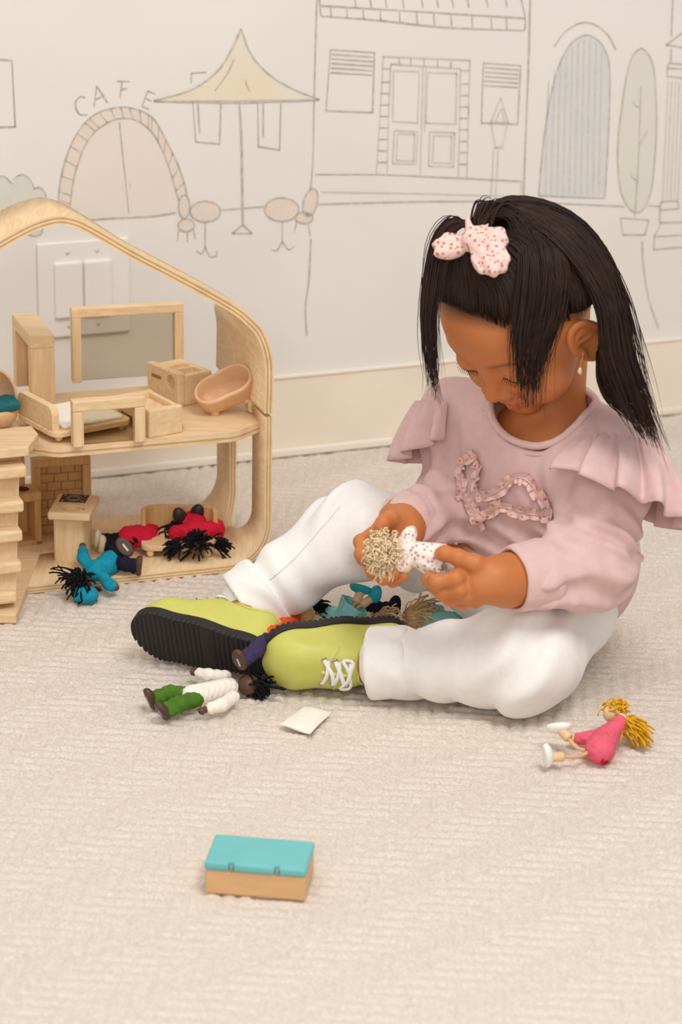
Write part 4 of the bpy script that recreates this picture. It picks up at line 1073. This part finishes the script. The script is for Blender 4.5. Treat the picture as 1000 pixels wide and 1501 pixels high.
# --- shoes
def shoe(name, label, o, X, Z, flip, laces):
    X = nrm(X); Yv = nrm(np.cross(Z, X)); Z = np.cross(X, Yv); R = np.stack([X, Yv, Z], 1)      # x toe, y left, z up
    t = person
    def outl(p, g=0.0):
        y = p[:, 1]-.004*flip*np.clip(p[:, 0]/.05, -1, 1)
        q = np.stack([p[:, 0], y, np.zeros(len(p))], 1)
        d = sd_cap(q, (-.056, 0, 0), (.0, 0, 0), .0265+g, .0275+g); return smin(d, sd_cap(q, (.0, 0, 0), (.046, 0, 0), .0285+g, .0345+g), .02)
    ht = lambda x: np.interp(x, [-.085, -.06, -.03, .0, .03, .055, .085], [.058, .060, .060, .058, .047, .040, .030])
    def up(p):
        d = smax(outl(p, -.001)+np.clip(p[:, 2]-.012, 0, .1)*.16, p[:, 2]-ht(p[:, 0]), .022)
        d = smax(d, -p[:, 2]+.006, .003)
        return smax(d, -sd_ell(p, (-.042, 0, .070), (.031, .0225, .028)), .003)
    v, q = nets(up, (-.095, -.05, 0), (.095, .05, .075), .0016); u = link(name, mesh_np(name, v@R.T+o, q, 'lime_leather'), t); u['label'] = label
    def sl(p):
        d = smax(outl(p, .0015), np.abs(p[:, 2]-.002)-.0065, .002)
        gr = np.where((p[:, 0] > -.004) & (p[:, 0] < .078) | (p[:, 0] < -.020), .0016*np.maximum(0, np.sin(p[:, 0]*2*math.pi/.0058)), 0)*(p[:, 2] < 0)
        return d+gr
    v, q = nets(sl, (-.098, -.05, -.008), (.098, .05, .012), .0013); s = link('sole', mesh_np('sole', v@R.T+o, q, 'rubber'), u); s['label'] = 'black ribbed rubber sole'
    # stitched toe-cap seam, laces and eyelets
    def onup(x, y):
        P0 = np.array([[x, y, .08]]); z = .08
        for _ in range(60):
            dd = up(P0)[0]
            if dd < .0003: break
            P0[0, 2] -= max(dd*.7, .0002)
        return P0[0]
    st = np.array([onup(.020+.010*math.cos(a*2)*0-.012*(abs(y)/.025)**2, y) for a, y in zip(np.linspace(-1, 1, 21), np.linspace(-.026, .026, 21))])
    mb = MB(); 
    for i in range(20): mb.add(*tube_geo([(st[i]+V(0, 0, .0004))@R.T+o, (st[i]*.35+st[i+1]*.65+V(0, 0, .0004))@R.T+o], .0006, 4), 'lime_stitch')
    mb.build('toe_stitching', u)
    mb = MB(); n = 40; rim = []
    for a in np.linspace(0, 2*math.pi, n, endpoint=True):
        x, y = -.042+.0300*math.cos(a), .0215*math.sin(a); rim.append(onup(x*1.0+.001*math.cos(a), y*1.02))
    mb.add(*tube_geo((np.array(rim)+V(0, 0, .0004))@R.T+o, .0018, 6), 'lime_leather'); mb.build('collar', u)
    xs = (.024, .013, .002); 
    for sx in (1, -1):
        for x in xs:
            e = onup(x, sx*.0145); mb = MB(); a = np.linspace(0, 2*math.pi, 13)
            mb.add(*tube_geo(np.array([(e+V(.0024*math.cos(b), .0024*math.sin(b), .0006))@R.T+o for b in a]), .0008, 5, False), 'eyelet'); mb.build('eyelet', u)
    def flat(pts, w, th=.0009):
        c = catmull(pts, 14); c = np.array([onup(x, y) for x, y in c]); c[:, 2] += .0014+.0016*np.sin(np.linspace(0, math.pi, len(c))); tt = np.gradient(c, axis=0); tt /= np.linalg.norm(tt, axis=1)[:, None]
        s_ = np.cross(tt, V(0, 0, 1)); s_ /= np.linalg.norm(s_, axis=1)[:, None]; n_ = len(c)
        v = np.concatenate([c+s_*w, c-s_*w, c-s_*w+V(0, 0, th), c+s_*w+V(0, 0, th)]); f = []
        for i in range(n_-1):
            for a_, b_ in ((0, 1), (1, 2), (2, 3), (3, 0)): f.append((a_*n_+i, a_*n_+i+1, b_*n_+i+1, b_*n_+i))
        return v@R.T+o, f
    for x in xs:
        mb = MB(); mb.add(*flat([(x, .0145), (x-.003, .0), (x-.004, -.0145)], .0022), 'lace'); mb.build('lace', u)
    mb = MB(); mb.add(*flat([(.013, .0145), (.016, 0), (.024, -.0145)], .0022), 'lace'); mb.build('lace', u)
    mb = MB(); mb.add(*flat([(.002, .0145), (.007, 0), (.013, -.0145)], .0022), 'lace'); mb.build('lace', u)
    for s_ in (-1, 1):
        mb = MB(); mb.add(*flat([(-.002, 0), (.002, s_*.010), (.006, s_*.017), (-.004, s_*.016), (-.002, 0)], .0018), 'lace'); mb.build('lace_bow', u)
    # tongue slit
    mb = MB(); ln = np.array([onup(x, 0) for x in np.linspace(-.004, .026, 12)]); mb.add(*tube_geo((ln+V(0, 0, .0001))@R.T+o, .0022, 6), 'lime_stitch'); mb.build('tongue', u)
    return up, R, o
oR = F(293, 945, .036); shoe('shoe', 'lime green shoe lying on its side with the black sole towards the camera', oR, V(-.90, .38, .09), V(.22, .90, .40), -1, True)
oL = Y(488, 946, 2.36); shoe('shoe', 'lime green shoe with white laces, toe pointing left, nearest the camera', oL, V(-.93, -.28, .03), V(.10, -.93, -.16), 1, True)
# --- face details
def onhead(x, z, y0=130):
    p = hw(x, y0, z)[None]
    for _ in range(80):
        d = sd_head(p)[0]
        if d < .0001: break
        p = p-HRm[:, 1]*max(d*.8, .0001)
    return p[0]
for s in (-1, 1):
    mb = MB(); base = [onhead(s*27+x, -19.5+.010*(x**2)*.9) for x in np.linspace(-12, 12, 13)]
    mb.add(*tube_geo(base, .0007, 5), 'lash')
    for i, b in enumerate(base):
        x = (i-6)/6; d = HRm@nrm(V(s*.15+x*.5, 1.0, -.75)); mb.add(*tube_geo([b, b+d*.003, b+d*.0058+H_up*.0008], [.0004, .0003, .0001], 4), 'lash')
    mb.build('eyelash', body)
# ear ring
lobe = trace(sd_head, [850], [519])[0][0]+V(.001, -.002, 0)
er = None
mb = MB(); a = lobe; mb.add(*tube_geo(catmull([a+V(0, 0, .004), a+V(.002, -.003, .0), a+V(0, -.001, -.010)], 12), .0007, 6), 'gold'); 
mb.add(*tube_geo([a+V(0, -.001, -.010)+V(.0028*math.cos(b)*(1 if math.sin(b) < 0 else .55), 0, -.0055+.0052*math.sin(b)) for b in np.linspace(0, 2*math.pi, 18)], .0006, 5, False), 'gold')
earring = mb.build('earring', person); mb = MB(); mb.add(*sphere_geo(a+V(0, -.001, -.0165), (.0022, .0016, .0034), None, 10, 8), 'crystal'); mb.build('crystal', earring)
# --- hair
PLN = V(0, -.548, .836)
def sd_cap_hair(p):
    q = (p-HC)@HRm/HS
    d = smin(sd_ell(q, (0, -4, 16), (71.5, 82.5, 64.5)), sd_ell(q, (0, 31, 9), (56, 48, 48)), 18)
    return smax(d, -((q-V(0, 78, 52))@PLN)+13*np.clip(q[:, 1]/60, 0, 1), 5)*HS
hair = sdf_obj('hair', sd_cap_hair, HC-.13, HC+.135, .0022, 'scalp_hair', person)
hair['label'] = 'long dark hair pulled up at the front and falling loose'
def sd_wrap(p): return np.minimum(np.minimum(sd_head(p), sd_cap_hair(p)), np.minimum(sd_shirt(p), sd_neck(p)))
def locks(guideA, guideB, n, m0, spread, name, width=.0011, pts=15, lift=(1, 4), tipw=.15, wav=0.0, depth=None, startj=0.0):
    A_ = catmull(guideA, pts); B_ = catmull(guideB, pts); px = []; py = []
    us = RNG.random(n)
    for u in us:
        c = A_*(1-u)+B_*u; j = RNG.normal(0, spread, 2); g = np.linspace(.25, 1, pts)[:, None]
        ph = RNG.random()*6.28; wob = np.stack([np.sin(np.linspace(0, 6, pts)+ph), np.cos(np.linspace(0, 4, pts)+ph)], 1)*wav*np.linspace(0, 1, pts)[:, None]
        c = c+j*g+wob; tl = int(round(pts*(1-RNG.random()*.22))); c2 = catmull(c[:tl], pts*3)
        if startj: k0 = int(RNG.random()**2*startj*pts*3); c2 = c2[k0:]
        c2 = catmull(c2, pts); px.append(c2[:, 0]); py.append(c2[:, 1])
    px = np.array(px).ravel(); py = np.array(py).ravel()
    q, d = trace(sd_wrap, px, py, 2.15, 40)
    lf = (lift[0]+(lift[1]-lift[0])*RNG.random(n))*1e-3
    q = q.reshape(n, pts, 3); d = d.reshape(n, pts, 3); dep = np.einsum('ijk,k->ij', q-O, _f)
    # hanging hair stays in front of what it passes: smooth the distance along each lock
    dep2 = np.minimum.accumulate(dep, axis=1) if depth is None else dep
    k = np.ones(5)/5; pad = np.pad(dep2, ((0, 0), (2, 2)), mode='edge'); dep2 = np.stack([np.convolve(r_, k, 'valid') for r_ in pad])
    dep2 = np.minimum(dep2, dep)
    rr = d/np.einsum('ijk,k->ij', d, _f)[:, :, None]
    q = O+rr*(dep2-lf[:, None])[:, :, None]
    V_ = []; F_ = []; off = 0
    taper = np.interp(np.linspace(0, 1, pts), [0, .15, .6, 1], [.25 if startj else .8, 1, .8, tipw])
    for i in range(n):
        v, f = tube_geo(q[i], width*(.6+.8*RNG.random())*taper, 4); V_.append(v); F_ += [tuple(x+off for x in g) for g in f]; off += len(v)
    v = np.concatenate(V_); me = mesh_np(name, v, F_, 'hair'); o = link(name, me, hair); return o
K0 = (692, 362)                                    # the tie under the bow
locks([(641, 440), (642, 405), (656, 372), (684, 360)], [(742, 482), (734, 430), (712, 392), (700, 370)], 430, 0, 3, 'front_hair', .0008, 12, (.5, 2.5), startj=.42)
locks([(742, 478), (734, 430), (712, 392), (700, 370)], [(836, 470), (820, 410), (770, 345), (715, 345)], 220, 0, 3, 'front_hair', .0009, 12, (.5, 3), startj=.25)
locks([(700, 352), (668, 322), (640, 345), (628, 400), (622, 470), (628, 540), (640, 588)], [(706, 350), (690, 330), (660, 345), (645, 400), (636, 470), (640, 530), (634, 580)], 150, 0, 4, 'left_locks', .0009, 18, (4, 12), .1, 5)
locks([(700, 352), (662, 318), (632, 350), (622, 420), (618, 500), (622, 560), (612, 592)], [(706, 350), (690, 330), (662, 350), (648, 400), (642, 470), (652, 540), (664, 600)], 22, 0, 5, 'left_locks', .0005, 18, (4, 12), .1, 8)
locks([(706, 352), (712, 318), (742, 316), (760, 360), (758, 440), (752, 510), (760, 588)], [(708, 350), (722, 306), (790, 318), (830, 390), (826, 460), (800, 530), (788, 600)], 330, 0, 5, 'crown_locks', .0010, 18, (3, 11), .15, 4)
locks([(706, 352), (716, 316), (750, 320), (768, 400), (764, 500), (756, 570), (760, 622)], [(708, 350), (722, 306), (790, 318), (822, 400), (812, 490), (806, 560), (812, 620)], 46, 0, 5, 'cheek_locks', .0005, 20, (3, 10), .1, 6)
locks([(712, 332), (745, 312), (796, 334), (848, 388), (880, 446), (890, 520), (914, 590), (940, 640)], [(700, 335), (735, 294), (812, 302), (876, 350), (908, 430), (926, 520), (947, 590), (968, 655)], 620, 0, 5, 'back_hair', .0010, 22, (2, 13), .15, 8)
locks([(735, 300), (812, 312), (872, 362), (902, 430), (924, 510), (948, 600), (972, 690)], [(745, 299), (820, 312), (880, 362), (915, 430), (936, 510), (950, 580), (962, 640)], 60, 0, 7, 'back_hair', .0005, 24, (2, 10), .1, 12)
locks([(748, 330), (800, 360), (832, 420), (842, 464)], [(790, 320), (838, 358), (858, 408), (866, 444)], 190, 0, 3, 'side_hair', .0009, 14, (.5, 2.5), .3, 2)
locks([(874, 530), (876, 562), (894, 590), (930, 615)], [(886, 470), (904, 540), (930, 590), (960, 650)], 90, 0, 6, 'nape_hair', .0008, 12, (1, 8), .1, 4)
locks([(842, 390), (862, 420), (878, 462), (882, 520), (890, 580)], [(864, 380), (886, 430), (898, 500), (910, 560), (932, 620)], 150, 0, 3, 'nape_hair', .0010, 16, (2, 7), .15, 4)
locks([(690, 350), (694, 318), (704, 296), (722, 298)], [(716, 345), (730, 306), (748, 298), (762, 312)], 70, 0, 4, 'top_knot', .0010, 10, (4, 16), .3, 3)
# --- bow
def bow():
    q, d = trace(sd_wrap, [690], [356]); base = float(np.dot(q[0]-O, _f))-.026
    def pt(x, y, dd=0):
        g, e = trace(lambda p: np.minimum(sd_head(p), sd_cap_hair(p)), [x], [y]); k = float(np.dot(g[0]-O, _f))
        return P(x, y, min(k, base+.03)-.0215+dd)
    def lobe(p, a, b, ra, rb, flat):
        a = np.asarray(a); b = np.asarray(b); R = frame(b-a, -_f+_u*.3); c = (a+b)/2; L = np.linalg.norm(b-a)/2
        q_ = (p-c)@R; t = np.clip((q_[:, 0]+L)/(2*L), 0, 1); r_ = ra+(rb-ra)*np.sin(np.clip(t*1.25, 0, 1.25)*math.pi/2)
        dd = np.stack([np.maximum(np.abs(q_[:, 0])-L*.82, 0), q_[:, 1], q_[:, 2]/flat], 1)
        return (np.linalg.norm(dd, axis=1)-r_)*min(1, flat)+.0008*np.sin(q_[:, 1]*520+q_[:, 0]*120)
    def fn(p):
        d = sd_ell(p, pt(696, 352, -.006), (.013, .011, .012))
        d = smin(d, lobe(p, pt(686, 354), pt(652, 364, -.004), .007, .0145, .6), .006)
        d = smin(d, lobe(p, pt(698, 350), pt(726, 354, .0), .008, .0165, .6), .006)
        d = smin(d, lobe(p, pt(700, 366), pt(727, 388, -.004), .008, .0165, .6), .006)
        d = smin(d, sd_cap(p, pt(690, 345), pt(686, 324, -.002), .0055, .0030), .004)
        return smin(d, sd_cap(p, pt(700, 342), pt(716, 330, .0), .008, .0020), .004)
    c = pt(688, 358); o = sdf_obj('hair_bow', fn, c-.058, c+.058, .0014, 'floral_pink', person); o['label'] = 'pale pink floral fabric bow tied on top of the head'
bow()
# ------------------------------------------------------------------ toy dolls
def yarn(parent, name, c, r, m, roots, length, n, width=.0009, droop=.4, out=None, curl=0.0, seed=1):
    """hair of yarn: a skull-cap of short strands plus loose ends"""
    g = np.random.default_rng(seed); mb = MB()
    for i in range(n):
        d = nrm(roots+g.normal(0, .55, 3)); s = c+d*r*.97; o_ = nrm((out if out is not None else d)+g.normal(0, .35, 3))
        L = length*(.6+.6*g.random()); k = 7; pts = []
        for t in np.linspace(0, 1, k):
            q = s+d*r*.28*math.sin(t*2.2)+o_*L*t+V(0, 0, -droop*L*t*t); q = q+V(math.sin(t*11+i), math.cos(t*13+i*2), math.sin(t*9+i*3))*curl*t; v = q-c; l = np.linalg.norm(v)
            if l < r*1.06: q = c+v/l*r*1.06
            q[2] = max(q[2], .0016); pts.append(q)
        mb.add(*tube_geo(catmull(pts, 9), width*np.array([1, 1, 1, 1, 1, 1, 1, .95, .8]), 4), m)
    return mb.build(name, parent)
def foot_piece(parent, c, toe, up, r, m, mark=False, L=.0132):
    R = frame(toe, up); fn = lambda p: smax(sd_ell(p, (.002, 0, .001), (L, r, .0065)), -p[:, 2]-.002, .0012)
    v, q = nets(fn, (-.020, -.015, -.006), (.020, .015, .011), .0011); f = link('foot', mesh_np('foot', v@R.T+c, q, m), parent)
    if mark:
        mb = MB(); box(mb, c-R[:, 2]*.0021, R, (-.004, -.0011, -.0002), (.006, .0011, .0002), 'sole_mark', .0001, 1); mb.build('sole_print', f)
    return f
def doll(name, label, head, chest, pelvis, feet, hands, sh=(), knees=None, elbows=None, toes=None, ups=None, skin='doll_brown', top='cloth_red', bottom='cloth_black', shoe='paint_brown',
         hair=None, hr=.0115, dress=False, flare=.0, mark=False, fface=None, bare_legs=False, group='toy dolls', hand_r=.0042, twr=.0115, slr=.0070):
    t = empty(name, pelvis, label, 'toy doll')
    if group: t['group'] = group
    ax = nrm(chest-pelvis)
    if head is not None:
        mb = MB(); mb.add(*sphere_geo(head, hr, None, 20, 14), skin); h = mb.build('head', t)
        if fface is not None:
            fd = nrm(fface); sd = nrm(np.cross(fd, ax))
            for s_ in (-1, 1):
                mb = MB(); mb.add(*sphere_geo(head+(fd+sd*s_*.36+ax*.12)*hr*.93, (.0011, .0011, .0011), None, 8, 6), 'print_dark'); mb.build('eye', h)
    # clothing: torso and sleeves in one garment
    def fn(p):
        d = sd_cap(p, pelvis if not dress else pelvis, chest, twr*(1.12 if not dress else 1.0+flare), twr*.92)
        for i, hd in enumerate(hands):
            if hd is None: continue
            s0 = sh[i]; e = elbows[i] if elbows and elbows[i] is not None else (s0+hd)/2
            d = smin(d, sd_chain(p, [s0, e, e+(hd-e)*.55], [slr, slr*.93, slr*.9], .004), .005)
        q = (p-chest)@ax
        return d+.0006*np.sin(p[:, 0]*700+p[:, 1]*500)*np.cos(p[:, 2]*600)
    P_ = [chest, pelvis]+[h_ for h_ in hands if h_ is not None]+list(sh)+[e for e in (elbows or []) if e is not None]
    lo = np.min(P_, axis=0)-.024; hi = np.max(P_, axis=0)+.024
    sdf_obj('dress' if dress else 'shirt', fn, lo, hi, .0016, top, t)
    for i, hd in enumerate(hands):
        if hd is None: continue
        s0 = sh[i]; e = elbows[i] if elbows and elbows[i] is not None else (s0+hd)/2; a = nrm(hd-e)
        mb = MB(); mb.add(*tube_geo([e+(hd-e)*.45, hd-a*.005, hd-a*.002], [.0037, .0037, .0033], 12), skin); mb.add(*sphere_geo(hd, hand_r, None, 12, 8), skin); mb.build('hand', t)
    for i, ft in enumerate(feet):
        if ft is None: continue
        kn = knees[i] if knees and knees[i] is not None else (pelvis+ft)/2; sd = nrm(np.cross(ax, V(0, 0, 1))+1e-6); hp = pelvis+sd*(.0058 if i else -.0058)
        a = nrm(ft-kn)
        if bare_legs:
            mb = MB(); mb.add(*tube_geo(catmull([hp, kn, ft-a*.012], 10), .0020, 8), 'doll_tan'); mb.build('leg_cord', t)
            mb = MB(); mb.add(*tube_geo([ft-a*.017, ft-a*.015, ft-a*.004, ft], [.0042, .0052, .0048, .0036], 12), skin); mb.build('ankle', t)
        else:
            f2 = lambda p: sd_chain(p, [hp, kn, ft-a*.006], [.0092, .0080, .0078+.001], .004)+.0005*np.sin(p[:, 0]*800+p[:, 2]*700)
            PP = [hp, kn, ft]; sdf_obj('trouser_leg', f2, np.min(PP, axis=0)-.015, np.max(PP, axis=0)+.015, .0015, bottom, t)
            mb = MB(); mb.add(*tube_geo([ft-a*.009, ft-a*.001], .0046, 10), skin); mb.build('ankle', t)
        foot_piece(t, ft+a*.002, toes[i] if toes else V(0, 0, 1), -a if ups is None else ups[i], .0085, shoe, mark)
    return t
def dolls():
    G = lambda x, y, z: F(x, y, z)
    up = V(0, 0, 1)
    # 1 green trousers, lying face up in front of the shoe
    h = G(364, 1004, .0125)
    t = doll('toy_doll', 'brown wooden doll in white shirt and green trousers lying face up on carpet', h, G(335, 1008, .012), G(282, 1022, .0125), [G(222, 1026, .013), G(240, 1044, .012)], [G(284, 985, .014), G(296, 1042, .010)],
             [G(330, 992, .013), G(342, 1022, .013)], [G(250, 1016, .017), G(262, 1032, .016)], [G(306, 990, .015), G(326, 1033, .013)], [up*.9+V(-.3, -.2, 0), up*.8+V(-.3, -.4, 0)], None, 'doll_brown', 'cloth_white', 'cloth_green', 'paint_brown', fface=up*.8+V(.1, -.6, 0), mark=True)
    yarn(t, 'hair', h, .0115, 'yarn_black', V(1, .1, -.1), .010, 90, .0010, .5, V(.8, -.3, -.2), seed=2)
    yarn(t, 'hair_ends', h+V(.006, 0, 0), .0105, 'yarn_black', V(1, .3, .0), .026, 9, .0010, .1, V(1, .25, .02), seed=3)
    # 2 doll under the shoes, legs towards the camera
    t = doll('toy_doll', 'brown wooden doll with purple jeans squeezed between the two green shoes', G(446, 899, .030), G(424, 912, .036), G(398, 934, .050), [G(354, 969, .044), None], [G(430, 892, .046), G(394, 923, .050)],
             [G(432, 905, .03), G(412, 916, .03)], [G(376, 953, .052), None], None, [V(-.3, -.2, .9), up], [V(.5, .75, .2), up], 'doll_tan', 'cloth_orange', 'cloth_purple', 'paint_brown', mark=True)
    yarn(t, 'hair', G(450, 897, .024), .0115, 'yarn_black', V(.6, .3, .6), .016, 60, .0009, .3, V(1, .2, .1), seed=5)
    # 3 teal doll, legs in the air, in the heap between the legs
    pel = G(508, 904, .026)
    t = doll('toy_doll', 'wooden doll with teal feet and flared aqua trousers, upside down in heap', G(462, 915, .014), G(490, 912, .016), pel, [G(531, 864, .052), G(548, 876, .044)], [G(483, 893, .024), G(474, 900, .018)],
             [G(492, 903, .02), G(484, 908, .018)], [G(520, 886, .038), G(527, 889, .036)], None, [V(-.9, .1, .2), V(.3, -.2, .9)], None, 'doll_wood', 'cloth_aqua', 'cloth_aqua', 'paint_teal', bare_legs=True)
    def bell(p):
        a = nrm(G(522, 884, .042)-pel); s = (p-pel)@a; rad = np.linalg.norm(p-pel-s[:, None]*a, axis=1); ang = np.arctan2((p-pel)@nrm(np.cross(a, V(0, 1, 0))), (p-pel)@V(0, 1, 0))
        r_ = .0120+.26*np.clip(s, 0, .03)+.0010*np.sin(6*ang)*np.clip(s/.02, 0, 1)
        return np.maximum(np.maximum(np.abs(rad-r_)-.0010, s-.018), -.006-s)*.8
    c = pel; o = sdf_obj('flared_hem', bell, c-.036, c+.036, .0012, 'cloth_aqua', t)
    # 4 navy doll
    h = G(560, 912, .022)
    t = doll('toy_doll', 'blonde wooden doll in navy clothes, beneath the held doll in the heap', h, G(556, 905, .022), G(552, 897, .028), [G(577, 891, .030), None], [G(540, 902, .03), None],
             [G(552, 905, .018), up], [G(566, 894, .030), None], None, [V(.2, -.1, .9), up], None, 'doll_wood', 'cloth_navy', 'cloth_navy', 'cloth_navy')
    yarn(t, 'hair', h, .0115, 'yarn_beige', V(-.1, -.6, .7), .020, 130, .0009, .3, V(.5, -.5, .2), seed=8)
    # 5 aqua dress doll
    h = G(606, 906, .022)
    t = doll('toy_doll', 'blonde wooden doll in aqua dress lying across the heap by the trouser leg', h, G(632, 909, .022), G(664, 915, .022), [], [G(646, 892, .030), None], [G(636, 903, .026), up], None, [G(640, 897, .028), None], None, None,
             'doll_tan', 'cloth_aqua', 'cloth_aqua', 'paint_teal', dress=True, flare=.25)
    yarn(t, 'hair', h, .0115, 'yarn_beige', V(-.2, -.5, .8), .026, 150, .0009, .3, V(.8, .3, .25), seed=9)
    # 6 pink dress doll on the right
    h = G(898, 1046, .026)
    t = doll('toy_doll', 'blonde wooden doll in pink dress with white feet, alone on the right', h, G(893, 1075, .017), G(880, 1098, .014), [G(803, 1110, .014), G(818, 1066, .026)], [G(840, 1083, .010), G(912, 1052, .030)],
             [G(884, 1078, .018), G(900, 1070, .022)], [G(850, 1108, .012), G(850, 1098, .012)], [G(862, 1082, .013), G(906, 1062, .026)], [V(-.1, -.15, .95), V(.9, -.25, .25)], None, 'doll_wood', 'cloth_pink', 'cloth_pink', 'paint_white', dress=True, flare=.32, bare_legs=True, hand_r=.0048, hr=.0098)
    yarn(t, 'hair', h, .0098, 'yarn_yellow', V(.25, .35, .75), .010, 90, .0010, .4, V(.5, .1, .1), seed=11)
    yarn(t, 'hair_ends', G(908, 1060, .022), .0090, 'yarn_yellow', V(.8, -.1, .1), .024, 70, .0010, .4, V(.8, -.5, -.1), seed=12)
    mb = MB(); mb.add(*tube_geo([G(876, 1104, .009), G(887, 1116, .007)], .0045, 8), 'cloth_crimson'); mb.build('dress_lining', t)
    # 7 blue doll half off the doll house floor
    h = G(120, 856, .018)
    t = doll('toy_doll', 'dark wooden doll in turquoise shirt sprawled over the doll house edge', h, G(140, 838, .020), G(163, 824, .022), [G(183, 804, .040), G(203, 831, .020)], [G(121, 800, .030), G(170, 861, .012)],
             [G(130, 830, .024), G(152, 846, .018)], [G(172, 806, .034), G(182, 826, .024)], [G(122, 818, .030), G(160, 857, .014)], [V(-.6, .2, .7), V(.1, -.1, .9)], [V(-.4, .8, -.1), V(-1, 0, 0)], 'doll_brown', 'cloth_teal', 'cloth_navy', 'paint_brown', mark=True, twr=.0125)
    yarn(t, 'hair', h, .0118, 'yarn_black', V(-.2, -.6, .7), .010, 110, .0011, .6, None, seed=14)
    yarn(t, 'hair_ends', h+V(-.004, 0, .006), .0105, 'yarn_black', V(-1, .2, .4), .024, 10, .0010, .2, V(-1, .1, .15), seed=15)
    yarn(t, 'hair_fall', h+V(0, -.003, -.002), .0105, 'yarn_black', V(.2, -1, -.1), .012, 26, .0010, .6, V(.1, -.3, -.8), seed=16)
    fn = lambda p: smax(sd_ell(p, G(126, 872, .010), (.015, .010, .011)), -p[:, 2]+.001, .002)-.0006*np.sin(p[:, 0]*600)
    c = G(126, 872, .010); sdf_obj('hood', fn, c-.022, c+.022, .0015, 'cloth_teal', t)
    # 8 red shirt doll lying in front of the sofa
    t = doll('toy_doll', 'wooden doll in red shirt and black trousers lying before the toy sofa', G(243, 786, .023), G(216, 782, .026), G(190, 788, .025), [G(143, 792, .022), G(150, 800, .017)], [G(222, 795, .016), G(230, 775, .024)],
             [G(217, 787, .022), G(222, 780, .026)], [G(172, 792, .022), G(174, 797, .019)], [G(214, 795, .02), None], [V(.1, -.2, .95), V(.1, -.2, .95)], [V(1, .1, 0), V(1, 0, 0)], 'doll_tan', 'cloth_red', 'cloth_black', 'paint_beige', twr=.0130, slr=.0085)
    yarn(t, 'hair', G(243, 786, .023), .0115, 'yarn_brown', V(.4, -.3, .8), .014, 70, .0011, .3, V(.9, -.1, .1), seed=17)
    # 9 red shirt doll folded over the sofa
    h = G(289, 798, .030)
    t = doll('toy_doll', 'dark wooden doll in red shirt folded head down over the toy sofa', h, G(288, 784, .033), G(283, 765, .036), [G(267, 760, .046), G(288, 756, .046)], [G(256, 792, .020), G(322, 786, .022)],
             [G(274, 779, .036), G(303, 777, .036)], [G(276, 764, .042), G(288, 762, .042)], [G(259, 781, .032), G(318, 772, .034)], [V(-.3, -.2, .9), V(.3, -.2, .9)], [V(0, -1, .2), V(0, -1, .2)], 'doll_brown', 'cloth_red', 'cloth_red', 'paint_dark', twr=.0150, slr=.0092)
    yarn(t, 'hair', h, .0120, 'yarn_black', V(0, -.6, .6), .006, 150, .0011, .3, None, seed=18)
    for k, (x, y, dv) in enumerate(((271, 796, V(-1, -.1, -.15)), (309, 793, V(1, -.1, -.15)))):
        yarn(t, 'pigtail', G(x, y, .030), .0070, 'yarn_black', dv, .018, 38, .0010, .35, dv, seed=20+k)
    mb = MB(); mb.add(*tube_geo(catmull([G(288, 805, .026), G(276, 812, .018), G(264, 822, .0115)], 12), .0017, 6), 'yarn_black'); mb.build('braid', t)
    # 10 doll held in the hands
    pt = lambda x, y, dd: P(x, y, (dL+dR)/2-.030+dd)
    h = pt(566, 806, -.010)
    t = doll('toy_doll', 'small blonde doll in floral dress held between both hands', h, pt(594, 806, -.006), pt(632, 820, -.004), [pt(660, 826, .0), None], [pt(604, 778, -.004), pt(596, 832, -.014)],
             [pt(592, 794, -.006), pt(592, 820, -.010)], [pt(646, 824, -.002), None], [pt(600, 784, -.005), pt(588, 826, -.012)], [V(.1, .2, .9), up], None, 'doll_wood', 'floral_doll', 'cloth_white', 'paint_white', dress=True, flare=.35, hand_r=.0052, bare_legs=True)
    tov = nrm(pt(560, 806, -.03)-h)
    yarn(t, 'hair', h, .0118, 'yarn_blonde', nrm(-_f*.9-_r*.5), .010, 260, .0009, .2, None, curl=.0028, seed=25)
    yarn(t, 'hair_ends', h, .0118, 'yarn_blonde', nrm(-_f*.5-_u*.5-_r*.4), .014, 80, .0009, .3, -_u*.8-_r*.3, curl=.0028, seed=26)
    mb = MB(); mb.add(*tube_geo([pt(640, 828, .002), pt(652, 830, .002)], .0045, 8), 'cloth_crimson'); mb.build('dress_lining', t)
    def skirt(p):
        a_ = pt(600, 808, -.006); b_ = pt(648, 824, -.004); a = nrm(b_-a_); s = (p-a_)@a; L = np.linalg.norm(b_-a_); rad = np.linalg.norm(p-a_-s[:, None]*a, axis=1)
        ang = np.arctan2((p-a_)@nrm(np.cross(a, _f)), (p-a_)@nrm(_f)); r_ = .0115+.20*np.clip(s, 0, .05)+.0013*np.sin(7*ang)*np.clip(s/.03, 0, 1)
        return np.maximum(np.maximum(rad-r_, s-L), -s)*.8
    c = pt(624, 816, -.005); sdf_obj('skirt', skirt, c-.045, c+.045, .0013, 'floral_doll', t)
dolls()
